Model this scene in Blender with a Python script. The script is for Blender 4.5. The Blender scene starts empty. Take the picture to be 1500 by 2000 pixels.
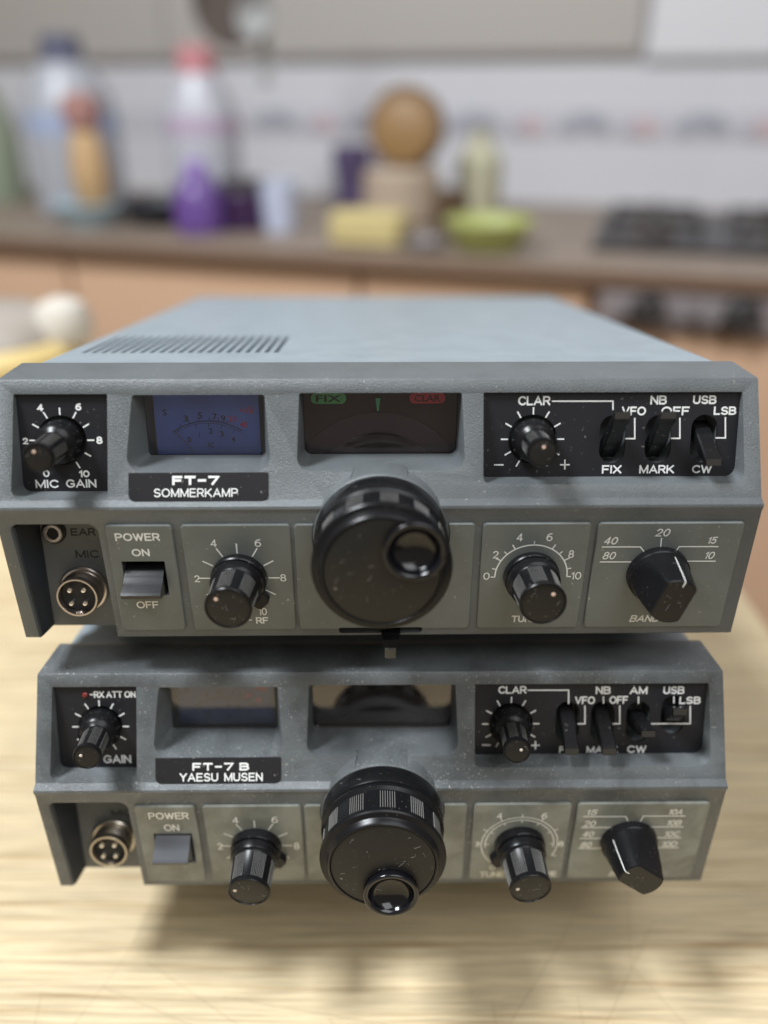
import bpy, bmesh, math, random
from mathutils import Vector, Matrix
random.seed(7)
R = math.radians
TAU = R(8.0)
sc = bpy.context.scene
col = sc.collection
# ---------------------------------------------------------------- camera
cam_d = bpy.data.cameras.new('camera')
cam = bpy.data.objects.new('camera', cam_d); col.objects.link(cam)
cam_d.sensor_fit = 'VERTICAL'; cam_d.sensor_height = 24.0; cam_d.lens = 1596.2 / 2000 * 24.0
cam_d.clip_start = 0.02; cam_d.clip_end = 50
cam.location = (0.0, -0.1992, 1.0497)
cam.rotation_euler = (math.pi / 2 - R(27.32), 0, 0)
cam_d.dof.use_dof = True
cam_d.dof.focus_distance = 0.257
cam_d.dof.aperture_fstop = cam_d.lens / 10.0
sc.camera = cam
# ---------------------------------------------------------------- world, lamps, exposure
w = bpy.data.worlds.new('World'); sc.world = w; w.use_nodes = True
w.node_tree.nodes['Background'].inputs['Color'].default_value = (1.0, 0.91, 0.78, 1)
w.node_tree.nodes['Background'].inputs['Strength'].default_value = 0.27
def lamp(name, loc, target, size, power, color, size_y=None):
    d = bpy.data.lights.new(name, 'AREA'); d.shape = 'RECTANGLE'; d.size = size; d.size_y = size_y or size
    d.energy = power; d.color = color
    o = bpy.data.objects.new(name, d); col.objects.link(o); o.location = loc
    o.rotation_euler = (Vector(target) - Vector(loc)).to_track_quat('-Z', 'Y').to_euler()
    return o
lamp('fill_lamp', (-0.82, -0.10, 2.38), (0, 0.02, 0.85), 0.34, 47, (0.90, 0.95, 1.0), 0.40)
lamp('fill_lamp', (0.60, -0.70, 2.42), (0.1, 0.2, 0.8), 1.3, 22, (0.95, 0.98, 1.0))  # broad soft fill from the right, added to lighten the shadows
sc.view_settings.view_transform = 'Standard'; sc.view_settings.look = 'None'
sc.view_settings.exposure = 0.0; sc.view_settings.gamma = 1.0
MM = 0.001
# ---------------------------------------------------------------- materials
def new_mat(name):
    m = bpy.data.materials.new(name); m.use_nodes = True
    nt = m.node_tree; b = nt.nodes['Principled BSDF']
    return m, nt, b
def link(nt, a, b): nt.links.new(a, b)
def node(nt, t, **kw):
    n = nt.nodes.new(t)
    for k, v in kw.items(): setattr(n, k, v)
    return n
def tex_noise(nt, scale, detail=3, rough=0.5, vec=None, dist=0.0):
    n = node(nt, 'ShaderNodeTexNoise'); n.inputs['Scale'].default_value = scale
    n.inputs['Detail'].default_value = detail; n.inputs['Roughness'].default_value = rough
    n.inputs['Distortion'].default_value = dist
    if vec is not None: link(nt, vec, n.inputs['Vector'])
    return n
def ramp(nt, fac, stops):
    r = node(nt, 'ShaderNodeValToRGB'); e = r.color_ramp.elements
    while len(e) < len(stops): e.new(0.5)
    for el, (p, c) in zip(e, stops):
        el.position = p; el.color = (c, c, c, 1) if not hasattr(c, '__len__') else (*c, 1)
    link(nt, fac, r.inputs['Fac']); return r
def mix(nt, fac, a, b):
    m = node(nt, 'ShaderNodeMix', data_type='RGBA')
    for s, v in ((m.inputs['Factor'], fac), (m.inputs[6], a), (m.inputs[7], b)):
        if hasattr(v, 'links'): link(nt, v, s)
        elif hasattr(v, '__len__'): s.default_value = (*v, 1)
        else: s.default_value = v
    return m.outputs[2]
def surface(name, base, rough, grain=0.0, grain_scale=1400, dust=0.0, blotch=None, blotch_amt=0.5, metal=0.0, coat=0.0, spec=0.5,
            dust_color=(0.42, 0.40, 0.36), rough_var=0.0, blotch_scale=70, dust_scale=900, dust_th=0.69):
    m, nt, b = new_mat(name)
    tc = node(nt, 'ShaderNodeTexCoord').outputs['Object']
    b.inputs['Roughness'].default_value = rough; b.inputs['Metallic'].default_value = metal
    b.inputs['Coat Weight'].default_value = coat; b.inputs['Coat Roughness'].default_value = 0.08
    b.inputs['Specular IOR Level'].default_value = spec
    cur = base
    if blotch:
        n = tex_noise(nt, blotch_scale, 5, 0.62, tc, 0.4)
        r = ramp(nt, n.outputs['Fac'], [(0.42, 0.0), (0.66, 1.0)])
        mm = node(nt, 'ShaderNodeMath', operation='MULTIPLY'); link(nt, r.outputs[0], mm.inputs[0]); mm.inputs[1].default_value = blotch_amt
        cur = mix(nt, mm.outputs[0], cur, blotch)
    if dust:
        n = tex_noise(nt, dust_scale, 2, 0.5, tc)
        r = ramp(nt, n.outputs['Fac'], [(dust_th, 0.0), (dust_th + 0.05, 1.0)])
        n2 = tex_noise(nt, 60, 2, 0.5, tc)
        r2 = ramp(nt, n2.outputs['Fac'], [(0.40, 0.1), (0.62, 1.0)])
        mm = node(nt, 'ShaderNodeMath', operation='MULTIPLY'); link(nt, r.outputs[0], mm.inputs[0]); link(nt, r2.outputs[0], mm.inputs[1])
        m3 = node(nt, 'ShaderNodeMath', operation='MULTIPLY'); link(nt, mm.outputs[0], m3.inputs[0]); m3.inputs[1].default_value = dust
        cur = mix(nt, m3.outputs[0], cur, dust_color)
    if hasattr(cur, 'links'): link(nt, cur, b.inputs['Base Color'])
    else: b.inputs['Base Color'].default_value = (*cur, 1)
    if rough_var:
        n = tex_noise(nt, 55, 4, 0.6, tc)
        mr = node(nt, 'ShaderNodeMapRange'); link(nt, n.outputs['Fac'], mr.inputs['Value'])
        mr.inputs['To Min'].default_value = max(0.03, rough - rough_var); mr.inputs['To Max'].default_value = rough + rough_var
        link(nt, mr.outputs[0], b.inputs['Roughness'])
    if grain:
        n = tex_noise(nt, grain_scale, 3, 0.55, tc)
        bp = node(nt, 'ShaderNodeBump'); bp.inputs['Strength'].default_value = grain; bp.inputs['Distance'].default_value = 0.00022
        link(nt, n.outputs['Fac'], bp.inputs['Height']); link(nt, bp.outputs[0], b.inputs['Normal'])
    return m
M = {}
M['shell'] = surface('grey_grained_paint', (0.106, 0.117, 0.123), 0.35, 0.95, 2600, 0.5, (0.080, 0.088, 0.092), 0.5, rough_var=0.06)
M['shell_b'] = surface('worn_grained_paint', (0.106, 0.117, 0.123), 0.33, 1.0, 2300, 0.7, (0.055, 0.060, 0.062), 0.7, rough_var=0.08, dust_scale=1500, dust_th=0.64)
M['plate'] = surface('control_plate_satin', (0.124, 0.138, 0.135), 0.38, 0.10, 2600, 0.7, (0.098, 0.108, 0.104), 0.6, rough_var=0.08)
M['plate_b'] = surface('control_plate_stained', (0.225, 0.238, 0.215), 0.32, 0.08, 2600, 0.5, (0.110, 0.115, 0.100), 0.85, rough_var=0.10, blotch_scale=62)
M['panel'] = surface('black_panel_print', (0.013, 0.0133, 0.017), 0.42, 0.05, 2600, 0.30, rough_var=0.08, spec=0.35)
M['badge'] = surface('black_badge_plate', (0.016, 0.0155, 0.018), 0.30, 0.0, 2600, 0.5, rough_var=0.08)
M['cover'] = surface('pale_blue_grey_paint', (0.240, 0.282, 0.310), 0.36, 0.25, 900, 0.3, (0.195, 0.232, 0.258), 0.7, rough_var=0.05)
M['knob'] = surface('black_knob_plastic', (0.007, 0.007, 0.008), 0.28, 0.0, 900, 0.22, rough_var=0.09, coat=0.0, spec=0.22)
M['cap'] = surface('black_knob_cap', (0.010, 0.0095, 0.009), 0.45, 0.12, 3000, 0.45, rough_var=0.05, spec=0.35)
M['gloss'] = surface('gloss_black_plastic', (0.005, 0.005, 0.007), 0.15, 0.0, 900, 0.15, rough_var=0.04, spec=0.5)
M['lever'] = surface('lever_black_plastic', (0.008, 0.008, 0.009), 0.26, 0.0, 900, 0.3, rough_var=0.06, spec=0.28)
M['lever_end'] = surface('brown_grey_lever_end', (0.030, 0.028, 0.026), 0.3)  # lighter brown-grey face at the lever tip
M['rocker_b'] = surface('rocker_black_with_sheen', (0.062, 0.065, 0.072), 0.22, rough_var=0.05)  # black rocker lightened: reflected light is put into its colour
M['ridge'] = surface('worn_ridge', (0.15, 0.147, 0.138), 0.5)
M['worn_rim'] = surface('worn_edge', (0.055, 0.055, 0.055), 0.25)
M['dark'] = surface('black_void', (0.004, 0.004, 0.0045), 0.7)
M['gap'] = surface('matte_black_plastic', (0.008, 0.008, 0.009), 0.55)  # plain black plastic of the socket insulator
M['white'] = surface('white_print', (0.74, 0.75, 0.74), 0.5)
M['cream_print'] = surface('faded_print', (0.78, 0.78, 0.74), 0.5)
M['engraved'] = surface('dark_engraving', (0.012, 0.012, 0.012), 0.6)
M['dot'] = surface('pale_pink_dot', (0.70, 0.50, 0.42), 0.4)
M['dot_b'] = surface('pale_dot', (0.66, 0.58, 0.52), 0.4)
M['chrome'] = surface('worn_nickel', (0.62, 0.56, 0.53), 0.26, metal=1.0, rough_var=0.1)
M['brass'] = surface('tarnished_brass', (0.60, 0.545, 0.47), 0.3, metal=1.0, rough_var=0.1)
M['pin'] = surface('silver_pin', (0.85, 0.83, 0.80), 0.22, metal=1.0)
M['meter_blue'] = surface('blue_meter_scale', (0.20, 0.33, 0.95), 0.6, blotch=(0.15, 0.21, 0.66), blotch_amt=0.6, blotch_scale=60)
M['meter_blue_b'] = surface('dark_blue_meter_scale', (0.060, 0.105, 0.300), 0.6, blotch=(0.045, 0.07, 0.19), blotch_amt=0.6, blotch_scale=60)
M['meter_frame'] = surface('meter_frame_grey', (0.11, 0.115, 0.11), 0.4)
M['meter_ink'] = surface('meter_black_ink', (0.010, 0.010, 0.02), 0.6)
M['meter_red'] = surface('meter_red_ink', (0.85, 0.06, 0.12), 0.6)
M['needle'] = surface('meter_needle', (0.18, 0.17, 0.18), 0.5)
M['dial_back'] = surface('dial_backing', (0.042, 0.026, 0.022), 0.6)
M['dial_ring'] = surface('dial_ring', (0.050, 0.040, 0.060), 0.5)
M['dial_hub'] = surface('dial_hub', (0.085, 0.083, 0.092), 0.5)
M['pill_green'] = surface('green_pill', (0.18, 0.95, 0.36), 0.5)
M['pill_red'] = surface('red_pill', (0.95, 0.09, 0.14), 0.5)
M['pointer_green'] = surface('green_pointer', (0.16, 0.98, 0.48), 0.5)
M['led'] = surface('dark_red_lens', (0.16, 0.015, 0.015), 0.2, coat=0.5)
M['olive_tip'] = surface('olive_grey_tip', (0.065, 0.065, 0.056), 0.4)
M['bay_shade'] = surface('navy_bay_shade', (0.026, 0.030, 0.038), 0.45)  # shade of the jack bay wall as a dark colour
M['rubber'] = surface('black_rubber', (0.015, 0.015, 0.015), 0.7)
M['steel'] = surface('steel_wire', (0.4, 0.4, 0.4), 0.3, metal=1.0)
M['lint'] = surface('pale_lint', (0.30, 0.29, 0.27), 0.8)
def glass(name, tint, ior, rough=0.03, haze=0.6):
    m, nt, b = new_mat(name)
    nt.nodes.remove(b); out = [n for n in nt.nodes if n.type == 'OUTPUT_MATERIAL'][0]
    tr = node(nt, 'ShaderNodeBsdfTransparent'); tr.inputs['Color'].default_value = (*tint, 1)
    gl = node(nt, 'ShaderNodeBsdfGlossy'); gl.inputs['Roughness'].default_value = rough
    fr = node(nt, 'ShaderNodeFresnel'); fr.inputs['IOR'].default_value = ior
    tc = node(nt, 'ShaderNodeTexCoord').outputs['Object']
    n = tex_noise(nt, 1100, 2, 0.5, tc); r = ramp(nt, n.outputs['Fac'], [(0.71, 0.0), (0.76, 1.0)])
    df = node(nt, 'ShaderNodeBsdfDiffuse'); df.inputs['Color'].default_value = (0.35, 0.33, 0.30, 1)
    s1 = node(nt, 'ShaderNodeMixShader'); link(nt, fr.outputs[0], s1.inputs[0]); link(nt, tr.outputs[0], s1.inputs[1]); link(nt, gl.outputs[0], s1.inputs[2])
    n3 = tex_noise(nt, 70, 4, 0.6, tc); r3 = ramp(nt, n3.outputs['Fac'], [(0.40, 0.015), (0.75, 0.07)])
    mx = node(nt, 'ShaderNodeMath', operation='MAXIMUM'); link(nt, r.outputs[0], mx.inputs[0]); link(nt, r3.outputs[0], mx.inputs[1])
    mu = node(nt, 'ShaderNodeMath', operation='MULTIPLY'); link(nt, mx.outputs[0], mu.inputs[0]); mu.inputs[1].default_value = haze
    s2 = node(nt, 'ShaderNodeMixShader'); link(nt, mu.outputs[0], s2.inputs[0]); link(nt, s1.outputs[0], s2.inputs[1]); link(nt, df.outputs[0], s2.inputs[2])
    link(nt, s2.outputs[0], out.inputs['Surface'])
    return m
M['glass'] = glass('clear_window', (0.93, 0.93, 0.95), 1.55)
M['smoked'] = glass('smoked_window', (0.95, 0.90, 0.90), 1.5, haze=0.25)
M['smoked_b'] = glass('smoked_window_glossy', (0.80, 0.76, 0.76), 1.68, haze=0.3)

def wood_material():
    m, nt, b = new_mat('pale_wood_laminate')
    tc = node(nt, 'ShaderNodeTexCoord').outputs['Object']
    mp = node(nt, 'ShaderNodeMapping'); mp.inputs['Rotation'].default_value = (0, 0, R(4)); mp.inputs['Scale'].default_value = (1.7, 74, 1)
    warp = tex_noise(nt, 2.2, 2, 0.5, tc)
    sub = node(nt, 'ShaderNodeVectorMath', operation='SCALE'); link(nt, warp.outputs['Color'], sub.inputs[0]); sub.inputs['Scale'].default_value = 0.035
    add = node(nt, 'ShaderNodeVectorMath', operation='ADD'); link(nt, tc, add.inputs[0]); link(nt, sub.outputs[0], add.inputs[1])
    link(nt, add.outputs[0], mp.inputs['Vector'])
    n1 = tex_noise(nt, 5.0, 4, 0.55, mp.outputs[0], 0.2)
    r1 = ramp(nt, n1.outputs['Fac'], [(0.31, (0.44, 0.31, 0.165)), (0.39, (0.58, 0.445, 0.265)), (0.47, (0.68, 0.55, 0.35))])
    mp2 = node(nt, 'ShaderNodeMapping'); mp2.inputs['Rotation'].default_value = (0, 0, R(7)); mp2.inputs['Scale'].default_value = (14, 500, 1)
    link(nt, add.outputs[0], mp2.inputs['Vector'])
    n2 = tex_noise(nt, 2.0, 3, 0.6, mp2.outputs[0])
    r2 = ramp(nt, n2.outputs['Fac'], [(0.35, 0.0), (0.65, 1.0)])
    c = mix(nt, 0.16, r1.outputs[0], r2.outputs[0])
    m2 = node(nt, 'ShaderNodeMix', data_type='RGBA', blend_type='MULTIPLY'); m2.inputs['Factor'].default_value = 0.36
    link(nt, r1.outputs[0], m2.inputs[6]); link(nt, r2.outputs[0], m2.inputs[7])
    link(nt, m2.outputs[2], b.inputs['Base Color'])
    b.inputs['Roughness'].default_value = 0.42; b.inputs['Specular IOR Level'].default_value = 0.35
    return m
M['table'] = wood_material()
M['scratch'] = surface('scratch_line', (0.24, 0.17, 0.10), 0.6)

# ---------------------------------------------------------------- mesh helpers (millimetres in, metres out)
def clean_mesh(me, ang=32):
    for p in me.polygons: p.use_smooth = True
    me.set_sharp_from_angle(angle=R(ang))
def mk(name, verts, faces, mat, parent=None, ang=32, loc=None, rot=None, label=None):
    me = bpy.data.meshes.new(name)
    me.from_pydata([tuple(c * MM for c in v) for v in verts], [], faces)
    bm = bmesh.new(); bm.from_mesh(me); bmesh.ops.recalc_face_normals(bm, faces=bm.faces); bm.to_mesh(me); bm.free()
    clean_mesh(me, ang)
    return obj(name, me, mat, parent, loc, rot, label)
def obj(name, me, mat, parent=None, loc=None, rot=None, label=None):
    if mat is not None:
        me.materials.clear(); me.materials.append(mat)
    o = bpy.data.objects.new(name, me); col.objects.link(o)
    if parent is not None: o.parent = parent
    if loc is not None: o.location = [c * MM for c in loc]
    if rot is not None: o.rotation_euler = rot
    if label: o['label'] = label
    return o
class G:
    """collects simple solids as one mesh"""
    def __init__(s): s.v = []; s.f = []
    def add(s, v, f):
        n = len(s.v); s.v += [tuple(p) for p in v]; s.f += [tuple(i + n for i in q) for q in f]; return s
    def loft(s, rings, cap=True):
        n = len(rings[0]); v = [p for r in rings for p in r]; f = []
        for k in range(len(rings) - 1):
            for i in range(n):
                j = (i + 1) % n
                f.append((k * n + i, k * n + j, (k + 1) * n + j, (k + 1) * n + i))
        if cap: f.append(tuple(range(n - 1, -1, -1))); f.append(tuple((len(rings) - 1) * n + i for i in range(n)))
        return s.add(v, f)
    def box(s, x0, x1, y0, y1, z0, z1):
        return s.loft([[(x0, y0, z), (x1, y0, z), (x1, y1, z), (x0, y1, z)] for z in (z0, z1)])
    def cbox(s, x0, x1, y0, y1, z0, z1, b=0.5):
        def ring(z, k): return [(x0 + k + (b if a else 0) * 0, yy, z) for a, yy in ()]
        def r8(z, i):
            a, c, d, e = x0 + i, x1 - i, y0 + i, y1 - i
            return [(a + b, d, z), (c - b, d, z), (c, d + b, z), (c, e - b, z), (c - b, e, z), (a + b, e, z), (a, e - b, z), (a, d + b, z)]
        return s.loft([r8(z0, b), r8(z0 + b, 0), r8(z1 - b, 0), r8(z1, b)])
    def lathe(s, prof, n=48, c=(0, 0, 0), closed=True):
        """prof: (height, radius) along +Z"""
        rings = [[(c[0] + r * math.cos(2 * math.pi * i / n), c[1] + r * math.sin(2 * math.pi * i / n), c[2] + h) for i in range(n)] for h, r in prof]
        return s.loft(rings, closed)
    def tube(s, pts, r, n=6, r2=None):
        rings = []; pts = [Vector(p) for p in pts]
        for k, p in enumerate(pts):
            d = (pts[min(k + 1, len(pts) - 1)] - pts[max(k - 1, 0)]).normalized()
            a = d.orthogonal().normalized(); b = d.cross(a)
            rr = r if r2 is None else r + (r2 - r) * k / (len(pts) - 1)
            if k == 0: a0 = a
            a = (a0 - d * a0.dot(d)).normalized(); a0 = a; b = d.cross(a)
            rings.append([tuple(p + rr * (math.cos(2 * math.pi * i / n) * a + math.sin(2 * math.pi * i / n) * b)) for i in range(n)])
        return s.loft(rings)
    def mk(s, name, mat, parent=None, **kw): return mk(name, s.v, s.f, mat, parent, **kw)
def rrect(x0, z0, x1, z1, rbl=0.01, rbr=None, rtr=None, rtl=None, n=6):
    rbr = rbl if rbr is None else rbr; rtr = rbl if rtr is None else rtr; rtl = rbl if rtl is None else rtl
    P = []
    for cx, cz, r, a0 in ((x1 - rbr, z0 + rbr, rbr, -90), (x1 - rtr, z1 - rtr, rtr, 0), (x0 + rtl, z1 - rtl, rtl, 90), (x0 + rbl, z0 + rbl, rbl, 180)):
        for k in range(n + 1):
            a = R(a0 + 90 * k / n); P.append((cx + r * math.cos(a), cz + r * math.sin(a)))
    return P
def stadium(cx, cz, w, h, n=10):
    r = w / 2; P = []
    for a0, zc in ((0, cz + h / 2 - r), (180, cz - h / 2 + r)):
        for k in range(n + 1):
            a = R(a0 + 180 * k / n); P.append((cx + r * math.cos(a), zc + r * math.sin(a)))
    return P
# frames on the radio's front (origin, up, outward normal)
def unit(v): return Vector(v).normalized()
def frame(o, up):
    up = unit(up); n = up.cross(Vector((1, 0, 0))); n = n if n.y < 0 else -n
    return Vector(o), up, n
FR = {'up': frame((0, 9, 3), (0, 4.5, 30)), 'lo': frame((0, -0.6, 0), (0, -7.64, 46.31)), 'face': frame((0, 0, 0), (0, 13.39, 36.8)),
      'jack': frame((0, 16.5, -25), (0, 0, 1)), 'met': frame((0, 22, 11.5), (0, 0, 1)), 'dial': frame((0, 22, 11.5), (0, 0, 1)), 'glass': frame((0, 18.6, 11.5), (0, 0, 1))}
def P3(pl, x, s, h=0.0):
    o, up, n = FR[pl]; return tuple(o + Vector((x, 0, 0)) + up * s + n * h)
def axis_rot(n, up=None):
    z = unit(n); x = Vector((1, 0, 0)); x = (x - z * x.dot(z)).normalized(); y = z.cross(x)
    return Matrix((x, y, z)).transposed().to_euler()
def slab(pl, outline, h0, h1, g=None, bev=0.0):
    g = g or G()
    rings = [[P3(pl, x, s, h0) for x, s in outline], [P3(pl, x, s, h1 - bev) for x, s in outline]]
    if bev:
        cx = sum(p[0] for p in outline) / len(outline); cz = sum(p[1] for p in outline) / len(outline)
        hx = max(abs(p[0] - cx) for p in outline); hz = max(abs(p[1] - cz) for p in outline)
        rings.append([P3(pl, cx + (x - cx) * (1 - bev / hx), cz + (s - cz) * (1 - bev / hz), h1) for x, s in outline])
    return g.loft(rings)
# booleans on temporary objects
def tmp(g):
    me = bpy.data.meshes.new('tmp'); me.from_pydata([tuple(c * MM for c in v) for v in g.v], [], g.f)
    bm = bmesh.new(); bm.from_mesh(me); bmesh.ops.recalc_face_normals(bm, faces=bm.faces); bm.to_mesh(me); bm.free()
    o = bpy.data.objects.new('tmp', me); col.objects.link(o); return o
def carve(base, ops, bevel=None):
    b = tmp(base); made = [b]
    for op, g in ops:
        c = tmp(g); made.append(c)
        m = b.modifiers.new('b', 'BOOLEAN'); m.operation = op; m.object = c; m.solver = 'EXACT'
    if bevel:
        m = b.modifiers.new('v', 'BEVEL'); m.width = bevel * MM; m.segments = 2; m.limit_method = 'ANGLE'; m.angle_limit = R(32); m.use_clamp_overlap = True
        m.harden_normals = False
    dg = bpy.context.evaluated_depsgraph_get(); dg.update()
    me = bpy.data.meshes.new_from_object(b.evaluated_get(dg), depsgraph=dg)
    for o in made:
        d = o.data; bpy.data.objects.remove(o); bpy.data.meshes.remove(d)
    clean_mesh(me, 30)
    return me
# lettering
_tc = {}
def text_mesh(txt, bold, shear):
    k = (txt, bold, shear)
    if k not in _tc:
        c = bpy.data.curves.new('t', 'FONT'); c.body = txt; c.size = 1.0; c.offset = bold; c.shear = shear; c.resolution_u = 4; c.fill_mode = 'FRONT'
        o = bpy.data.objects.new('t', c); col.objects.link(o)
        dg = bpy.context.evaluated_depsgraph_get(); dg.update()
        me = bpy.data.meshes.new_from_object(o.evaluated_get(dg), depsgraph=dg)
        v = [(p.co.x, p.co.y) for p in me.vertices]; f = [tuple(p.vertices) for p in me.polygons]
        bpy.data.objects.remove(o); bpy.data.curves.remove(c); bpy.data.meshes.remove(me)
        x0 = min(p[0] for p in v); x1 = max(p[0] for p in v); y0 = min(p[1] for p in v); y1 = max(p[1] for p in v)
        _tc[k] = ([((x - x0) / (x1 - x0), (y - y0) / (y1 - y0)) for x, y in v], f)
    return _tc[k]
def put_text(g, pl, txt, box, h, bold=0.018, shear=0.0):
    v, f = text_mesh(txt, bold, shear); x0, s0, x1, s1 = box
    g.add([P3(pl, x0 + a * (x1 - x0), s0 + b * (s1 - s0), h) for a, b in v], f)
def arcp(cx, cy, rx, ry, a0, a1, n=None):
    n = n or max(6, int(abs(a1 - a0) / 14))
    return [(cx + rx * math.cos(R(a0 + (a1 - a0) * k / n)), cy + ry * math.sin(R(a0 + (a1 - a0) * k / n))) for k in range(n + 1)]
GL = {'A': [[(0, 0), (.36, 1), (.72, 0)], [(.13, .32), (.59, .32)]],
      'B': [[(0, 0), (0, 1), (.36, 1)] + arcp(.36, .765, .22, .235, 80, -80) + [(.36, .53), (0.02, .53)], [(.36, .53)] + arcp(.36, .265, .26, .265, 80, -80) + [(.36, 0), (0.02, 0)]],
      'C': [arcp(.37, .5, .37, .5, 42, 318)], 'D': [[(0, 0), (0, 1), (.28, 1)] + arcp(.28, .5, .38, .5, 80, -80) + [(.28, 0), (0.02, 0)]],
      'E': [[(.55, 1), (0, 1), (0, 0), (.57, 0)], [(.02, .52), (.5, .52)]], 'F': [[(.53, 1), (0, 1), (0, 0)], [(.02, .5), (.46, .5)]],
      'G': [arcp(.37, .5, .37, .5, 42, 322) + [(.7, .2), (.7, .45), (.42, .45)]], 'I': [[(0, 0), (0, 1)]],
      'K': [[(0, 0), (0, 1)], [(.6, 1), (.04, .36)], [(.2, .55), (.64, 0)]], 'L': [[(0, 1), (0, 0), (.5, 0)]],
      'M': [[(0, 0), (0, 1)], [(0, 1), (.38, .05), (.76, 1)], [(.76, 1), (.76, 0)]], 'N': [[(0, 0), (0, 1)], [(0, 1), (.62, 0)], [(.62, 0), (.62, 1)]],
      'O': ['c', arcp(.39, .5, .39, .5, 0, 360, 28)], 'P': [[(0, 0), (0, 1), (.34, 1)] + arcp(.34, .73, .25, .27, 80, -80) + [(.34, .46), (.02, .46)]],
      'R': [[(0, 0), (0, 1), (.34, 1)] + arcp(.34, .73, .25, .27, 80, -80) + [(.34, .46), (.02, .46)], [(.34, .46), (.6, 0)]],
      'S': [arcp(.31, .745, .27, .255, 25, 265) + arcp(.31, .245, .3, .245, 85, -155)[0:]], 'T': [[(0, 1), (.62, 1)], [(.31, 1), (.31, 0)]],
      'U': [[(0, 1), (0, .33)] + arcp(.31, .31, .31, .31, 190, 350) + [(.62, .33), (.62, 1)]], 'V': [[(0, 1), (.34, 0), (.68, 1)]],
      'W': [[(0, 1), (.24, 0)], [(.24, 0), (.47, .95)], [(.47, .95), (.70, 0)], [(.70, 0), (.94, 1)]], 'X': [[(0, 0), (.64, 1)], [(0, 1), (.64, 0)]],
      'Y': [[(0, 1), (.33, .45), (.66, 1)], [(.33, .45), (.33, 0)]],
      '0': ['c', arcp(.3, .5, .3, .5, 0, 360, 24)], '1': [[(0, .78), (.2, 1), (.2, 0)]], '2': [arcp(.29, .71, .28, .29, 165, -38) + [(0, 0), (.6, 0)]],
      '3': [arcp(.28, .755, .26, .245, 150, -85), arcp(.28, .255, .29, .255, 85, -150)], '4': [[(.46, 0), (.46, 1)], [(.46, 1), (0, .28), (.62, .28)]],
      '5': [[(.54, 1), (.1, 1), (.05, .5)] + arcp(.28, .33, .29, .33, 125, -150)], '6': ['c', arcp(.3, .31, .29, .31, 0, 360, 22), arcp(.45, .42, .44, .58, 78, 178)],
      '7': [[(0, 1), (.6, 1), (.22, 0)]], '8': ['c', arcp(.3, .76, .25, .24, 0, 360, 20), 'c', arcp(.3, .26, .3, .26, 0, 360, 22)], '-': [[(0, .5), (.42, .5)]]}
def stroke(g, pl, pts, wd, h, closed=False):
    """one ribbon with mitred joins"""
    if closed: pts = pts[:-1]
    n = len(pts); L = []; Rr = []
    for i in range(n):
        a = Vector(pts[(i - 1) % n]) if (closed or i > 0) else None; b = Vector(pts[(i + 1) % n]) if (closed or i < n - 1) else None; p = Vector(pts[i])
        d1 = (p - a).normalized() if a is not None else None; d2 = (b - p).normalized() if b is not None else None
        if d1 is None: d1 = d2; p = p - d2 * wd * 0.45 * (0 if closed else 1)
        elif d2 is None: d2 = d1; p = p + d1 * wd * 0.45
        t = d1 + d2; t = t.normalized() if t.length > 1e-6 else d1
        m = Vector((-t.y, t.x)); c = max(0.55, m.dot(Vector((-d1.y, d1.x)))); m = m * (wd / 2 / c)
        L.append(p + m); Rr.append(p - m)
    v = [P3(pl, q[0], q[1], h) for q in L + Rr]; m_ = n if closed else n - 1
    g.add(v, [(i, (i + 1) % n, n + (i + 1) % n, n + i) for i in range(m_)])
def put_word(g, pl, txt, box, h, wd, shear=0.0, gap=0.24):
    x0, s0, x1, s1 = box; items = []; x = 0.0
    for ch in txt:
        if ch == ' ': x += 0.30; continue
        gl = GL[ch]; w_ = max(p[0] for q in gl if q != 'c' for p in q)
        items.append((x, gl)); x += w_ + gap
    W = x - gap; H = s1 - s0 - wd; sh = shear * H
    kx = (x1 - x0 - wd - sh) / W if W > 0.05 else 1.0; xb = x0 + wd / 2 if W > 0.05 else (x0 + x1) / 2
    k = 0
    for xo, gl in items:
        cl = False
        for q in gl:
            if q == 'c': cl = True; continue
            stroke(g, pl, [(xb + (xo + a) * kx + shear * H * b, s0 + wd / 2 + b * H) for a, b in q], wd, h + 0.004 * k, cl); cl = False; k = (k + 1) % 4
def put_line(g, pl, pts, wd, h):
    for (x0, s0), (x1, s1) in zip(pts, pts[1:]):
        d = Vector((x1 - x0, s1 - s0)).normalized(); n = Vector((-d.y, d.x)) * wd / 2; e = d * wd / 2
        q = [(x0 - e.x + n.x, s0 - e.y + n.y), (x1 + e.x + n.x, s1 + e.y + n.y), (x1 + e.x - n.x, s1 + e.y - n.y), (x0 - e.x - n.x, s0 - e.y - n.y)]
        g.add([P3(pl, x, s, h) for x, s in q], [(0, 1, 2, 3)]); h += 0.004
def put_arc(g, pl, c, r, a0, a1, wd, h, n=48):
    A = [R(a0 + (a1 - a0) * k / n) for k in range(n + 1)]
    v = [P3(pl, c[0] + q * math.sin(a), c[1] + q * math.cos(a), h) for a in A for q in (r - wd / 2, r + wd / 2)]
    g.add(v, [(2 * k, 2 * k + 1, 2 * k + 3, 2 * k + 2) for k in range(n)])
def ticks(g, pl, c, r0, r1, angs, wd, h):
    for a in angs:
        a = R(a); put_line(g, pl, [(c[0] + r * math.sin(a), c[1] + r * math.cos(a)) for r in (r0, r1)], wd, h)
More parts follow.
